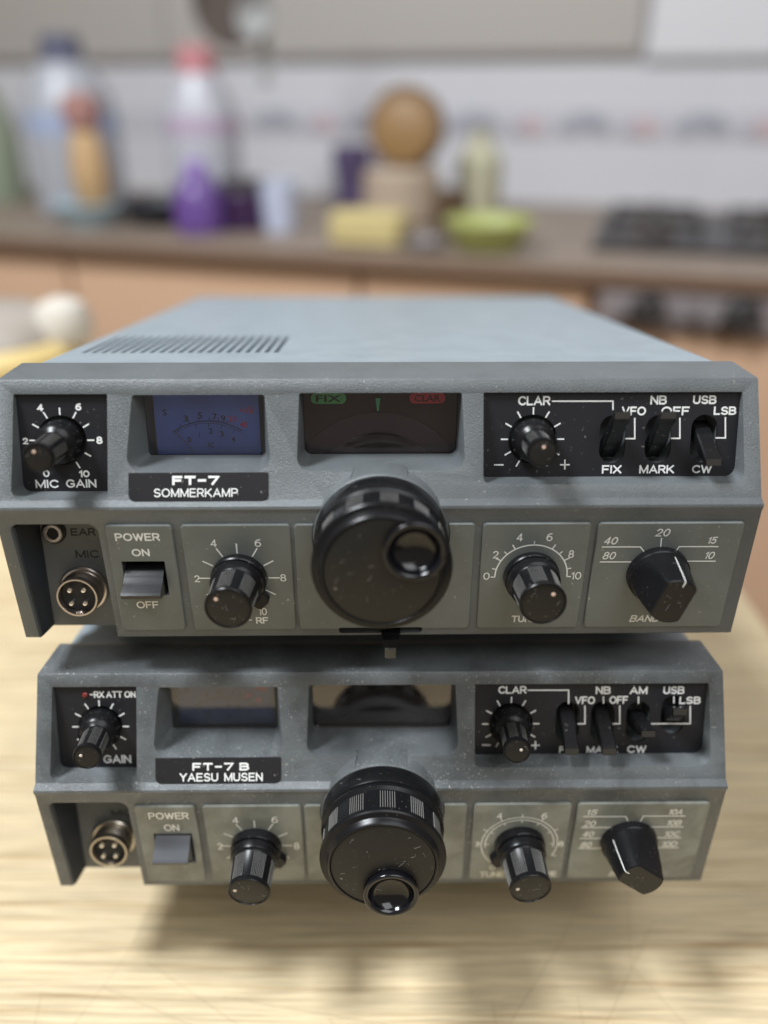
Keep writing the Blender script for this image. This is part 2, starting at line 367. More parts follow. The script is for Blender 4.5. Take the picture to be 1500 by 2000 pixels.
TEXTS = [
('T','up','CLAR',[41.86, 26.09, 51.65, 28.87]),
('T','up','NB',[82.12, 26.21, 87.13, 28.93]),
('T','up','USB',[95.14, 26.31, 102.29, 28.91]),
('T','up','VFO',[73.55, 22.94, 80.94, 25.61]),
('T','up','OFF',[85.65, 22.91, 94.25, 25.58]),
('T','up','LSB',[102.11, 23.01, 109.02, 25.55]),
('T','up','FIX',[68.35, 5.11, 74.38, 7.72]),
('T','up','MARK',[79.91, 5.07, 90.72, 7.69]),
('T','up','CW',[96.25, 5.09, 102.44, 7.65]),
('T','up','4',[-103.22, 24.76, -101.3, 26.89]),
('T','up','6',[-91.72, 24.96, -89.92, 27.09]),
('T','up','2',[-108.31, 14.79, -106.62, 16.84]),
('T','up','8',[-86.09, 14.84, -84.22, 17.09]),
('T','up','0',[-102.97, 4.75, -100.97, 6.96]),
('T','up','10',[-92.02, 4.64, -88.82, 6.8]),
('T','up','MIC',[-105.52, 1.38, -98.53, 3.94]),
('T','up','GAIN',[-96.23, 1.42, -86.96, 4.03]),
('T','face','FT-7',[-62.14, 7.55, -48.11, 10.31]),
('T','face','SOMMERKAMP',[-67.63, 3.97, -42.61, 6.54]),
('T','lo','POWER',[-80.19, -9.78, -66.76, -7.1]),
('T','lo','ON',[-75.96, -15.23, -70.55, -12.63]),
('T','lo','OFF',[-77.22, -34.63, -70.28, -31.91]),
('T','lo','4',[-51.73, -12.09, -49.79, -9.48]),
('T','lo','6',[-38.31, -12.1, -36.37, -9.44]),
('T','lo','2',[-57.93, -24.84, -56.25, -22.3]),
('T','lo','8',[-31.27, -24.74, -29.41, -22.06]),
('T','lo','RF',[-39.98, -40.89, -36.0, -38.37]),
('T','lo','10',[-38.89, -37.61, -36.26, -34.77]),
('T','lo','0',[32.09, -24.59, 34.08, -21.92]),
('T','lo','2',[34.58, -16.74, 36.36, -14.07]),
('T','lo','4',[41.43, -10.66, 43.31, -7.91]),
('T','lo','6',[50.52, -10.64, 52.4, -7.88]),
('T','lo','8',[57.91, -16.71, 59.63, -13.96]),
('T','lo','10',[59.7, -24.68, 62.8, -21.92]),
('T','lo','TUNE',[42.19, -41.05, 50.49, -38.45]),
('T','lo','40',[68.22, -11.96, 72.77, -9.34]),
('T','lo','80',[68.48, -17.3, 72.88, -14.62]),
('T','lo','20',[83.66, -9.19, 88.37, -6.52]),
('T','lo','15',[100.11, -11.89, 103.15, -9.48]),
('T','lo','10',[100.2, -17.38, 103.59, -14.77]),
('T','lo','BAND',[80.43, -41.23, 90.44, -38.55]),
('T','jack','EAR',[-99.72, 10.8, -91.8, 13.43]),
('T','jack','MIC',[-99.16, 3.04, -91.59, 5.8]),
('B','up','-RX ATT ON',[-98.05, 25.53, -80.81, 27.87]),
('B','up','GAIN',[-94.53, 1.86, -85.18, 4.82]),
('B','face','FT-7 B',[-62.89, 7.0, -44.08, 9.61]),
('B','face','YAESU  MUSEN',[-67.11, 3.46, -39.59, 6.25]),
('B','lo','POWER',[-78.55, -11.54, -65.12, -8.38]),
('B','lo','ON',[-74.1, -17.33, -68.94, -14.1]),
('B','lo','4',[-50.65, -13.83, -48.55, -10.82]),
('B','lo','6',[-37.42, -13.75, -35.27, -10.66]),
('B','lo','2',[-56.81, -26.8, -55.0, -23.56]),
('B','lo','8',[-30.45, -26.95, -28.56, -23.52]),
('B','up','CLAR',[39.22, 26.16, 48.67, 28.88]),
('B','up','VFO',[65.15, 22.27, 71.94, 25.02]),
('B','up','NB',[72.03, 25.81, 77.07, 28.54]),
('B','up','OFF',[76.79, 22.34, 83.08, 25.09]),
('B','up','AM',[83.53, 25.75, 89.47, 28.49]),
('B','up','USB',[94.84, 25.7, 101.95, 28.44]),
('B','up','LSB',[100.91, 22.09, 107.72, 24.71]),
('B','up','FIX',[60.5, 4.54, 66.06, 7.0]),
('B','up','MARK',[69.86, 4.47, 80.47, 6.94]),
('B','up','CW',[83.75, 4.4, 90.3, 7.08]),
('B','lo','4',[38.8, -12.48, 40.8, -9.77]),
('B','lo','6',[54.01, -12.6, 55.97, -9.9]),
('B','lo','2',[32.34, -26.23, 33.83, -23.8]),
('B','lo','8',[61.22, -26.48, 63.05, -23.9]),
('B','lo','0',[37.97, -38.4, 40.07, -35.97]),
('B','lo','TUNE',[34.76, -42.25, 43.66, -39.45]),
('B','lo','DRIVE',[52.42, -42.08, 62.1, -39.45]),
('B','lo','15',[69.0, -11.07, 72.96, -8.45]),
('B','lo','20',[68.7, -16.6, 73.2, -13.77]),
('B','lo','40',[68.87, -21.75, 73.19, -19.04]),
('B','lo','80',[68.82, -27.15, 73.12, -24.39]),
('B','lo','10A',[96.85, -11.06, 102.16, -8.45]),
('B','lo','10B',[97.09, -16.44, 102.55, -13.78]),
('B','lo','10C',[97.27, -21.84, 102.84, -19.29]),
('B','lo','10D',[97.16, -26.99, 102.89, -24.41]),
('B','lo','BAND',[80.89, -42.27, 90.0, -39.72]),
('B','jack','MIC',[-97.19, 1.77, -90.0, 4.46]),
]
LINES = [
('T','up',[[52.34, 27.31], [70.7, 27.28], [70.83, 24.81]]),
('T','up',[[75.26, 15.87], [77.97, 15.87], [77.63, 22.0]]),
('T','up',[[89.33, 15.9], [91.86, 15.9], [91.45, 21.97]]),
('T','up',[[103.04, 16.0], [105.89, 15.99], [105.41, 22.13]]),
('T','up',[[35.19, 7.95], [37.71, 7.95]]),
('T','up',[[55.55, 7.9], [58.08, 7.89]]),
('T','up',[[56.76, 9.29], [56.86, 6.62]]),
('T','lo',[[68.07, -12.83], [79.79, -12.89], [81.12, -14.52]]),
('T','lo',[[68.15, -18.25], [77.56, -18.3]]),
('T','lo',[[85.82, -9.92], [86.06, -12.84]]),
('T','lo',[[103.72, -12.93], [91.77, -12.87], [91.02, -14.72]]),
('T','lo',[[103.95, -18.21], [95.15, -18.17]]),
('T','lo',[[-42.09, -39.5], [-41.41, -39.5]]),
('B','up',[[49.2, 27.36], [62.87, 27.3], [63.06, 22.64]]),
('B','up',[[74.73, 24.78], [74.84, 22.58]]),
('B','up',[[86.58, 24.72], [86.7, 22.52]]),
('B','up',[[98.56, 24.67], [98.69, 22.61]]),
('B','up',[[66.63, 15.15], [68.91, 15.14], [68.61, 21.58]]),
('B','up',[[78.54, 15.09], [80.75, 15.08], [80.41, 21.52]]),
('B','up',[[91.05, 15.03], [104.74, 14.96], [104.31, 21.2]]),
('B','up',[[34.31, 7.64], [36.92, 7.63]]),
('B','up',[[51.09, 7.41], [53.57, 7.4]]),
('B','up',[[52.29, 8.81], [52.38, 6.14]]),
('B','lo',[[68.29, -11.75], [82.72, -11.87], [83.69, -13.88]]),
('B','lo',[[68.37, -17.06], [78.52, -17.15]]),
('B','lo',[[68.55, -22.47], [76.41, -22.54]]),
('B','lo',[[68.58, -27.55], [77.08, -27.63]]),
('B','lo',[[102.85, -11.8], [88.68, -11.68], [88.11, -14.16]]),
('B','lo',[[103.07, -17.11], [92.05, -17.02]]),
('B','lo',[[103.18, -22.52], [94.62, -22.45]]),
('B','lo',[[103.21, -27.53], [96.01, -27.46]]),
]

MIRROR_FLIP = None

# ---------------------------------------------------------------- radio parts
def lint(parent, r, z, n, seed, mat=None):
    rnd = random.Random(seed); g = G()
    for k in range(n):
        a = rnd.uniform(0, 6.28); q = r * math.sqrt(rnd.random()) * 0.9; x, y = q * math.cos(a), q * math.sin(a)
        L = rnd.choice((0.25, 0.4, 0.8, 1.6, 2.2)) ; t = rnd.uniform(0, 6.28); cv = rnd.uniform(-1.6, 1.6); pts = []
        for i in range(6):
            if math.hypot(x, y) > r: break
            pts.append((x, y, z + 0.06 + 0.05 * math.sin(i))); x += L / 5 * math.cos(t); y += L / 5 * math.sin(t); t += cv / 3
        if len(pts) > 1: g.tube(pts, 0.03, 4)
    if g.v:
        o = g.mk('lint', M['lint'], parent); o['kind'] = 'stuff'
def grip(g, r0, r1, h0, h1, ang, span, n, rad=0.16, wd=0.24):
    """raised straight ridges in one pad"""
    for i in range(n):
        a = R(ang - span / 2 + span * i / (n - 1)); ca, sa = math.sin(a), math.cos(a)
        tx, ty = sa, -ca
        ring = lambda h, r: [(r * ca - tx * wd / 2 - ca * .5, r * sa - ty * wd / 2 - sa * .5, h), (r * ca + tx * wd / 2 - ca * .5, r * sa + ty * wd / 2 - sa * .5, h),
                             ((r + rad) * ca + tx * wd / 4, (r + rad) * sa + ty * wd / 4, h), ((r + rad) * ca - tx * wd / 4, (r + rad) * sa - ty * wd / 4, h)]
        g.loft([ring(h0, r0), ring(h1, r1)])
def place_knob(o, pl, x, s, h, dx, ds, L):
    o_, up, n = FR[pl]
    base = Vector(P3(pl, x, s, h)); tip = Vector(P3(pl, x + dx, s + ds, h + L))
    o.location = base * MM; o.rotation_euler = axis_rot(tip - base)
def control_knob(parent, pl, x, s, dx, ds, big, dot_ang, pad, dotmat, tab=None, seed=1, label=None):
    if big:
        prof = [(0, 8.3), (0.3, 8.7), (3.2, 8.6), (3.6, 8.3), (3.7, 7.6), (4.1, 7.6), (4.2, 8.0), (4.5, 8.25), (6.2, 8.15), (6.9, 7.9), (7.4, 7.25), (7.7, 7.05),
                (16.9, 6.62), (17.0, 6.9), (17.3, 7.02), (18.2, 7.0), (18.5, 6.8), (18.55, 6.35), (18.3, 6.25)]
        rc, zc, h0, h1, r0, r1, Lk = 6.25, 18.3, 8.0, 16.6, 7.04, 6.66, 18.5
    else:
        prof = [(-2, 6.2), (0.2, 6.6), (3.4, 6.55), (3.8, 6.3), (4.2, 6.3), (4.5, 6.4), (5.4, 6.2), (6.4, 5.3), (7.0, 4.5), (7.5, 4.2),
                (17.4, 4.0), (17.5, 4.25), (17.7, 4.4), (18.6, 4.4), (19.0, 4.2), (19.05, 3.9), (18.85, 3.8)]
        rc, zc, h0, h1, r0, r1, Lk = 3.8, 18.85, 7.6, 17.2, 4.2, 4.03, 19.0
    k = G().lathe(prof, 72).mk('knob', M['knob'], parent, label=label)
    place_knob(k, pl, x, s, 0.0, dx, ds, Lk)
    G().lathe([(zc - 0.3, rc - 0.1), (zc + 0.02, rc - 0.1), (zc + 0.04, rc - 0.2)], 48).mk('cap_disc', M['cap'], k)
    a = R(dot_ang[0]); q = dot_ang[1] * rc
    G().lathe([(zc - 0.1, 0.62 if big else 0.5), (zc + 0.14, 0.62 if big else 0.5), (zc + 0.2, 0.4)], 20, (q * math.sin(a), q * math.cos(a), 0)).mk('pointer_dot', dotmat, k)
    for i in range(6):
        g = G(); grip(g, r0, r1, h0, h1, pad + 60 * i, 33 if big else 36, 8, 0.12 if big else 0.08, 0.24 if big else 0.16)
        g.mk('grip_ridges', M['ridge'], k)
    if tab is not None:
        a = R(tab); g = G(); c, s_ = math.sin(a), math.cos(a)
        def tp(r, t, h): return (r * c + t * s_, r * s_ - t * c, h)
        g.loft([[tp(7.5, -3.0, h), tp(11.3, -2.1, h), tp(11.6, -1.5, h), tp(11.6, 1.5, h), tp(11.3, 2.1, h), tp(7.5, 3.0, h)] for h in (0.5, 3.4)])
        t = g.mk('lever_tab', M['knob'], k)
    lint(k, rc - 0.2, zc + 0.04, 8 if big else 3, seed)
    return k
def band_knob(parent, x, s, rot, seed):
    def sec(L, rad, wd, n=48):
        P = []
        for i in range(n):
            a = 2 * math.pi * i / n; px, py = rad * math.cos(a), rad * math.sin(a)
            px = max(-wd, min(wd, px)); P.append((px, py, L))
        return P
    g = G()
    g.lathe([(0, 9.3), (0.3, 9.75), (3.0, 9.6), (3.4, 9.3), (3.5, 8.9)], 64)
    g.loft([sec(3.4, 9.2, 9.2), sec(4.2, 9.1, 8.9), sec(5.2, 8.95, 8.0), sec(8, 8.6, 6.9), (sec(12, 8.15, 5.7)), sec(16.2, 7.6, 4.85), sec(16.5, 7.35, 4.6)])
    k = g.mk('band_knob', M['knob'], parent, ang=24)
    o_, up, n = FR['lo']
    k.location = Vector(P3('lo', x, s, 0)) * MM
    k.rotation_euler = (axis_rot(n).to_matrix() @ Matrix.Rotation(-R(rot), 3, 'Z')).to_euler()
    g = G()
    q = [(4.6, 8.95), (8, 8.62), (12, 8.17), (15.6, 7.68), (16.4, 7.5), (16.56, 7.1), (16.56, 5.6)]
    wd = 0.14
    g.loft([[(-wd, r - 0.3, L - (0.3 if i > 3 else 0)), (wd, r - 0.3, L - (0.3 if i > 3 else 0)), (wd, r + 0.07, L + (0.05 if i > 4 else 0)), (-wd, r + 0.07, L + (0.05 if i > 4 else 0))] for i, (L, r) in enumerate(q)])
    g.mk('pointer_line', M['cream_print'], k)
    G().loft([sec(16.3, 7.1, 4.35), sec(16.53, 7.1, 4.35)]).mk('cap_disc', M['cap'], k, ang=24)
    lint(k, 4.3, 16.55, 5, seed)
    return k
def tuning_knob(parent, dish, phase, seed):
    k = G().lathe([(-1, 19.2), (0, 20.0), (1, 20.2), (6.5, 20.1), (7.2, 19.8), (7.5, 19.2), (7.9, 19.2), (8.1, 19.9), (8.6, 20.1), (9.3, 20.0), (9.8, 19.5), (10.2, 19.1),
                   (18.2, 19.0), (18.5, 19.6), (19.0, 19.95), (19.9, 19.95), (20.4, 19.6), (20.6, 18.9), (20.9, 18.0), (21.6, 17.6), (22.5, 17.3), (22.9, 16.9), (22.95, 16.5), (22.7, 16.35), (20.2, 16.3)], 144).mk('tuning_knob', M['knob'], parent)
    a = 0.07
    k.location = Vector((0.12, 0, -8.97)) * MM
    k.rotation_euler = axis_rot((0, -math.cos(a), -math.sin(a)))
    fd = carve(G().lathe([(20.3, 16.2), (22.72, 16.2), (22.8, 16.05)], 96), [('DIFFERENCE', G().lathe([(15, 8.5), (30, 8.5)], 64, (dish[0], dish[1], 0)))])
    obj('face_disc', fd, M['cap'], k)
    for i in range(12):
        g = G(); grip(g, 19.05, 19.0, 10.9, 17.8, phase + 30 * i, 13.5, 7, 0.26, 0.36)
        g.mk('grip_ridges', M['ridge'], k)
    dx, dy = dish
    d = G().lathe([(20.5, 8.1), (23.0, 8.3), (24.4, 8.75), (25.0, 8.8), (25.35, 8.6), (25.5, 8.2), (25.4, 7.6), (25.1, 7.2), (24.4, 6.95), (23.4, 6.5), (22.3, 5.5), (21.5, 3.9), (21.1, 2.0), (21.0, 0.02)], 72, closed=True)
    d = d.mk('finger_dish', M['gloss'], k, loc=(dx, dy, 0), ang=50)
    G().lathe([(22.75, 9.5), (22.95, 9.6), (23.0, 9.3)], 64, (dx, dy, 0)).mk('dish_collar', M['knob'], k) if False else None
    lint(k, 15.5, 22.8, 20, seed)
    return k
def toggle(parent, cx, cs, tx, ts, L=10.0):
    """flat ended toggle lever from its slot (cx, cs) to its tip (tx, ts) standing L mm out"""
    g = G(); rings = []
    for t, w, hh in ((-0.45, 5.0, 5.0), (0.0, 5.0, 5.2), (0.3, 4.9, 5.0), (0.55, 4.8, 4.2), (0.78, 4.9, 3.2), (0.95, 5.1, 2.7), (1.0, 4.9, 2.4)):
        x = cx + (tx - cx) * max(t, 0); s = cs + (ts - cs) * (t if t < 0 else t ** 0.85); h = L * t
        rings.append([P3('up', x + a, s + b, h) for a, b in ((-w / 2 + .4, -hh / 2), (w / 2 - .4, -hh / 2), (w / 2, -hh / 2 + .5), (w / 2, hh / 2 - .5), (w / 2 - .4, hh / 2), (-w / 2 + .4, hh / 2), (-w / 2, hh / 2 - .5), (-w / 2, -hh / 2 + .5))])
    g.loft(rings)
    lv = g.mk('toggle_lever', M['lever'], parent, ang=40)
    G().loft([[P3('up', tx + a * 0.92, ts + b * 0.85, L + dh) for a, b in ((-2.4, -1.2), (2.4, -1.2), (2.4, 1.2), (-2.4, 1.2))] for dh in (-0.2, 0.12)]).mk('lever_end', M['lever_end'], lv)
    return lv
def shell_mesh(v):
    up = lambda out, h0, h1: slab('up', out, h0, h1)
    prof = [(30, 39.3), (28.1, 39.5), (13.6, 36.9), (13.2, 36.4), (1.1, 2.9), (-1.1, 1.5), (-1.2, 0.6), (-0.35, -1.0), (7.0, -45.6), (8.0, -46.3), (30, -46.3)]
    wid = [112.4, 112.4, 114.2, 114.3, 115, 115, 115, 115, 115, 114.8, 112.5]
    base = G().loft([[(-w_, y, z) for (y, z), w_ in zip(prof, wid)], [(w_, y, z) for (y, z), w_ in zip(prof, wid)]])
    ops = []
    def pocket(front, back, yb, tilt=False, yf=-4):
        g = G()
        fr = [(x, yf, z) for x, z in front]
        bk = [(x, (9 + (z - 3) * 0.15 if tilt else yb), z) for x, z in back]
        g.loft([fr, bk]); return g
    def grow(o, b, y0, y1, yf):  # extrapolate the outline in front of the face
        k = (yf - y1) / (y0 - y1)
        return [((x1 + (x0 - x1) * k), (z1 + (z0 - z1) * k)) for (x0, z0), (x1, z1) in zip(o, b)]
    # gain recess
    f0 = rrect(-110.8, 3.0, -81.2, 32.9, 3.6, 2.0, 0.5, 0.5); b0 = rrect(-109.3, 3.4, -81.6, 32.8, 2.6, 0.3, 0.3, 0.3)
    ops.append(('DIFFERENCE', pocket(f0, b0, 0, True)))
    # switch recess
    f1 = rrect(30.6, 6.6, 110.4, 33.0, 3.0, 4.5, 1.0, 0.5); b1 = rrect(31.2, 7.2, 109.5, 32.9, 1.5, 3.0, 0.4, 0.3)
    ops.append(('DIFFERENCE', pocket(f1, b1, 0, True)))
    # meter and dial recesses
    f2 = rrect(-75.4, 11.0, -33.4, 32.6, 4.2, 4.2, 1.2, 1.2); b2 = rrect(-72.6, 12.3, -36.3, 32.4, 1.0, 1.0, 0.5, 0.5)
    ops.append(('DIFFERENCE', pocket(grow(f2, b2, 7, 18.6, -4), b2, 18.6)))
    ops.append(('DIFFERENCE', G().loft([[(x, y, z) for x, z in rrect(-72.2, 10.9, -36.8, 32.0, 0.6)] for y in (18, 27)])))
    f3 = rrect(-24.8, 11.2, 25.2, 33.0, 3.6, 3.6, 1.0, 1.0); b3 = rrect(-23.6, 12.4, 24.0, 32.8, 2.2, 2.2, 0.5, 0.5)
    ops.append(('DIFFERENCE', pocket(grow(f3, b3, 7, 18.6, -4), b3, 18.6)))
    ops.append(('DIFFERENCE', G().loft([[(x, y, z) for x, z in rrect(-24.2, 11.0, 24.6, 32.4, 0.6)] for y in (18, 27)])))
    # jack bay, open at the bottom
    f4 = rrect(-111.2, -62, -85.2, -4.4, 0.3, 0.3, 3.0, 2.2); b4 = rrect(-109.6, -62, -85.4, -5.4, 0.3, 0.3, 1.5, 1.5)
    ops.append(('DIFFERENCE', pocket(grow(f4, b4, 1, 16.5, -6), b4, 16.5)))
    # wells behind the switch slots and knobs
    for c in v['slots']: ops.append(('DIFFERENCE', up(stadium(c[0], c[1], 8.4, c[2] + .4), -9, 2)))
    for c in (v['mic'], v['clar']): ops.append(('DIFFERENCE', up(stadium(c[0], c[1], 15.4, 15.41, 16), -4, 2)))
    # power switch well and lower slot
    px0, px1, ps0, ps1 = v['power']
    ops.append(('DIFFERENCE', slab('lo', rrect(px0, ps0, px1, ps1, 0.3), -7, 3)))
    ops.append(('DIFFERENCE', slab('lo', rrect(-13.6, -45.6, 13.6, -43.0, 1.2), -5, 3)))
    # boss round the tuning knob
    a = 0.07; ax = Vector((0, -math.cos(a), -math.sin(a))); e = Vector((1, 0, 0)); f = ax.cross(e); c0 = Vector((0.12, 0, -8.97))
    rings = []
    for L, r in ((-8, 21.4), (0.2, 20.6), (0.6, 20.2)):
        rings.append([tuple(c0 + ax * L + r * (math.cos(t) * e + math.sin(t) * f)) for t in [2 * math.pi * i / 96 for i in range(96)]])
    ops.append(('UNION', G().loft(rings)))
    return carve(base, ops, 0.38)
def plate_with_holes(name, outline, h0, h1, holes, mat, parent):
    me = carve(slab('up', outline, h0, h1), [('DIFFERENCE', slab('up', q, h0 - 1, h1 + 1)) for q in holes])
    return obj(name, me, mat, parent)
def radio(u, label, shift, yaw, v):
    root = bpy.data.objects.new('transceiver', None); col.objects.link(root); root.empty_display_size = 0.03
    root['label'] = label; root['category'] = 'radio'
    DZ = 57.6                                    # the base of the feet below the ridge line
    Mw = Matrix.Translation(Vector((0, 0, 0.8425)) ) @ Matrix.Rotation(-TAU, 4, 'X') @ Matrix.Translation(Vector(shift) * MM) @ Matrix.Rotation(yaw, 4, 'Z') @ Matrix.Translation((0, 0, -DZ * MM))
    root.matrix_world = Mw
    A = bpy.data.objects.new('tmp_anchor', None)
    parts0 = set(o.name for o in bpy.data.objects)
    SH = M['shell'] if u == 'T' else M['shell_b']; PLM = M['plate'] if u == 'T' else M['plate_b']; DOT = M['dot'] if u == 'T' else M['dot_b']
    ink = M['white'] if u == 'T' else M['cream_print']
    sh = obj('front_panel', shell_mesh(v), SH, root)
    # cover with ventilation slots
    cov = G().loft([[(x, y, z) for x, z in rrect(-111.4, -45.2, 111.4, 39.0, 1.5, 1.5, 4.5, 4.5)] for y in (29.6, 286)])
    sl = G()
    for i in range(21): sl.loft([[(-101.5 + 3.3 * i + a, y, z) for a, y in ((-.85, 53), (.85, 53), (.85, 97), (-.85, 97))] for z in (36.5, 42)])
    obj('cover', carve(cov, [('DIFFERENCE', sl)]), M['cover'], root)
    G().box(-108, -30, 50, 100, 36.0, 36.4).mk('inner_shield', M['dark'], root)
    # black panels
    plate_with_holes('gain_panel', rrect(-109.2, 0.3, -81.7, 30.1, 2.4, 0.3, 0.3, 0.3), -0.4, 0.35, [stadium(v['mic'][0], v['mic'][1], 15.0, 15.01, 24)], M['panel'], root)
    plate_with_holes('switch_panel', rrect(31.3, 4.2, 109.4, 30.1, 1.4, 2.8, 0.4, 0.3), -0.4, 0.35,
                     [stadium(v['clar'][0], v['clar'][1], 15.0, 15.01, 24)] + [stadium(c[0], c[1], 8.0, c[2]) for c in v['slots']], M['panel'], root)
    # name plate
    slab('face', rrect(-75.2, 2.5, -33.6, 11.3, 2.4, 2.4, 0.3, 0.3), -0.5, 0.35, bev=0.12).mk('name_plate', M['badge'], root)
    # control plates
    for i, (x0, x1, s1) in enumerate(v['plates']):
        out = rrect(x0, -43.4, x1, s1, 1.2)
        g = slab('lo', out, -0.6, 0.75, bev=0.3)
        if i == 0:
            px0, px1, ps0, ps1 = v['power']
            me = carve(g, [('DIFFERENCE', slab('lo', rrect(px0, ps0, px1, ps1, 0.2), -2, 3))]); obj('control_plate', me, PLM, root)
        elif x0 < 0 < x1:
            # the middle plate gives way to the round boss
            a = 0.07; ax = Vector((0, -math.cos(a), -math.sin(a))); e = Vector((1, 0, 0)); f = ax.cross(e); c0 = Vector((0.12, 0, -8.97))
            cyl = G().loft([[tuple(c0 + ax * L + 21.0 * (math.cos(t) * e + math.sin(t) * f)) for t in [2 * math.pi * k / 64 for k in range(64)]] for L in (-12, 8)])
            me = carve(g, [('DIFFERENCE', cyl), ('DIFFERENCE', slab('lo', rrect(-13.9, -46, 13.9, -42.8, 1.2), -2, 3))]); obj('control_plate', me, PLM, root)
        else: g.mk('control_plate', PLM, root)
    # lettering
    gw = {k: G() for k in ('up_mic', 'up_sw', 'lo', 'face', 'jack')}
    for (uu, pl, t, bx) in TEXTS:
        if uu != u: continue
        key = pl if pl != 'up' else ('up_mic' if bx[0] < 0 else 'up_sw')
        h = {'up': 0.38, 'lo': 0.79, 'face': 0.39, 'jack': 0.03}[pl]
        it = 0.22 if (pl == 'lo' and (bx[0] > 66)) else 0.0
        if pl == 'lo' and bx[0] > 66 and t != 'BAND': bold = 0.008
        elif pl == 'lo' and t.isdigit(): bold = 0.010
        elif t.startswith('FT-'): bold = 0.03
        elif t == 'SOMMERKAMP': bold = 0.0
        else: bold = 0.014 if any(c in t for c in 'MNW') else 0.02
        s_ = bx[1]
        if t == 'LSB': bx = [bx[0] - 0.4, bx[1], min(bx[2], 108.6), bx[3]]
        if t == '-RX ATT ON': bx = [-97.6, bx[1], -82.3, bx[3]]
        wd = 0.50
        if t == 'SOMMERKAMP': wd = 0.34
        elif t.startswith('YAESU'): wd = 0.46
        elif t.startswith('FT-'): wd = 0.72 if u == 'T' else 0.60
        elif t == '-RX ATT ON': wd = 0.42
        elif pl == 'lo' and t[0].isdigit(): wd = 0.34 if u == 'T' else 0.40
        elif pl == 'lo': wd = 0.46
        g = G(); put_word(g, pl, t, bx, h, wd, it, 0.30 if t.startswith('FT-') else 0.24)
        g.mk('lettering', {'lo': ink, 'jack': M['engraved']}.get(pl, M['white']), root)
    for (uu, pl, pts) in LINES:
        if uu != u: continue
        key = 'lo' if pl == 'lo' else 'up_sw'
        put_line(gw[key], pl, pts, 0.42 if pl == 'up' else (0.36 if u == 'T' else 0.42), 0.38 if pl == 'up' else 0.79)
    put_ = gw['up_mic']; mc = v['mic']
    ticks(put_, 'up', mc[:2], 7.9 if u == 'T' else 7.6, 9.6 if u == 'T' else 9.3, [-120, -90, -60, -30, 0, 30, 60, 90, 120, 150], 0.45, 0.38)
    ticks(gw['up_sw'], 'up', v['clar'][:2], 7.75, 9.5, [-150, -120, -90, -60, -30, 0, 30, 60, 90, 120, 150], 0.42, 0.38)
    ticks(gw['lo'], 'lo', v['rf'], 9.2, 12.3, [-150, -120, -90, -60, -30, 0, 30, 60, 90, 120], 0.42, 0.79)
    tc = v['tune']
    if u == 'T':
        put_arc(gw['lo'], 'lo', tc, 11.3, -92, 92, 0.42, 0.79)
        ticks(gw['lo'], 'lo', tc, 11.4, 13.0, [-60, -30, 0 + 30, 60], 0.40, 0.797)
        ticks(gw['lo'], 'lo', tc, 11.4, 12.5, [-77, -45, -15, 0, 15, 45, 77][1:6:2] + [-77, 77, 0], 0.36, 0.797)
        put_line(gw['lo'], 'lo', [(tc[0] - 11.3, tc[1] - 0.3), (tc[0] - 12.4, tc[1] - 0.3)], 0.42, 0.79)
        put_line(gw['lo'], 'lo', [(tc[0] + 11.3, tc[1] - 0.3), (tc[0] + 12.4, tc[1] - 0.3)], 0.42, 0.79)
    else:
        put_arc(gw['lo'], 'lo', tc, 13.2, -140, 118, 0.36, 0.79, 64); put_arc(gw['lo'], 'lo', tc, 11.9, -98, 98, 0.36, 0.79)
        ticks(gw['lo'], 'lo', tc, 13.3, 14.6, [-90, -60, -30, 0, 30, 60, 90, 115], 0.36, 0.797)
        ticks(gw['lo'], 'lo', tc, 10.8, 11.8, [-90, -60, -30, 0, 30, 60, 90], 0.34, 0.797)
    gw['up_mic'].mk('dial_ticks', M['white'], root)['kind'] = 'stuff'; gw['up_sw'].mk('dial_ticks', M['white'], root)['kind'] = 'stuff'
    gw['lo'].mk('dial_ticks', ink, root)['kind'] = 'stuff'
    if u == 'B': G().lathe([(0, 1.0), (0.5, 0.95), (0.8, 0.6), (0.9, 0.1)], 20).mk('indicator_lamp', M['led'], root, loc=P3('up', -99.1, 26.6, 0.3), rot=axis_rot(FR['up'][2]))
    # meter
    mf = G().loft([[(x, y, z) for x, z in rrect(-72.1, 11.0, -36.9, 31.9, 0.5)] for y in (25.6, 26.6)]).mk('meter', M['meter_frame'], root)
    G().loft([[(x, y, z) for x, z in rrect(-70.9, 11.2, -38.0, 31.0, 0.5)] for y in (22.4, 25.6)]).mk('meter_scale', M['meter_blue'] if u == 'T' else M['meter_blue_b'], mf)
    g = G(); gr = G()
    hm = -0.35
    put_arc(g, 'met', (-54.4, -8.6), 19.2, -36, 34, 0.30, hm, 40); put_arc(g, 'met', (-54.4, -8.6), 18.5, -36, 34, 0.16, hm, 40)
    for a in (-26, -17, -8, 2, 10, 18): ticks(g, 'met', (-54.4, -8.6), 19.3, 20.4, [a], 0.2, hm + .01)
    for a in (-12, 1, 14, 27): ticks(g, 'met', (-54.4, -8.6), 17.3, 18.4, [a], 0.2, hm + .01)
    for t, x, s in (('S', -67.6, 13.4), ('3', -61.2, 11.4), ('5', -56.6, 12.4), ('7', -52.0, 12.0), ('9', -49.4, 11.4)): put_text(g, 'met', t, (x - .7, s - 1.0, x + .7, s + 1.0), hm, 0.01)
    for t, x, s in (('0', -60.6, 4.6), ('2', -53.6, 7.4), ('3', -50.2, 6.4), ('4', -46.6, 4.6)): put_text(g, 'met', t, (x - .6, s - .9, x + .6, s + .9), hm, 0.01)
    put_line(g, 'met', [(-57.4, 5.2), (-57.2, 6.9)], 0.18, hm + 0.01); put_text(g, 'met', 'IC', (-54.6, 2.0, -52.8, 3.6), hm, 0.01)
    g.mk('scale_marks', M['meter_ink'], mf)
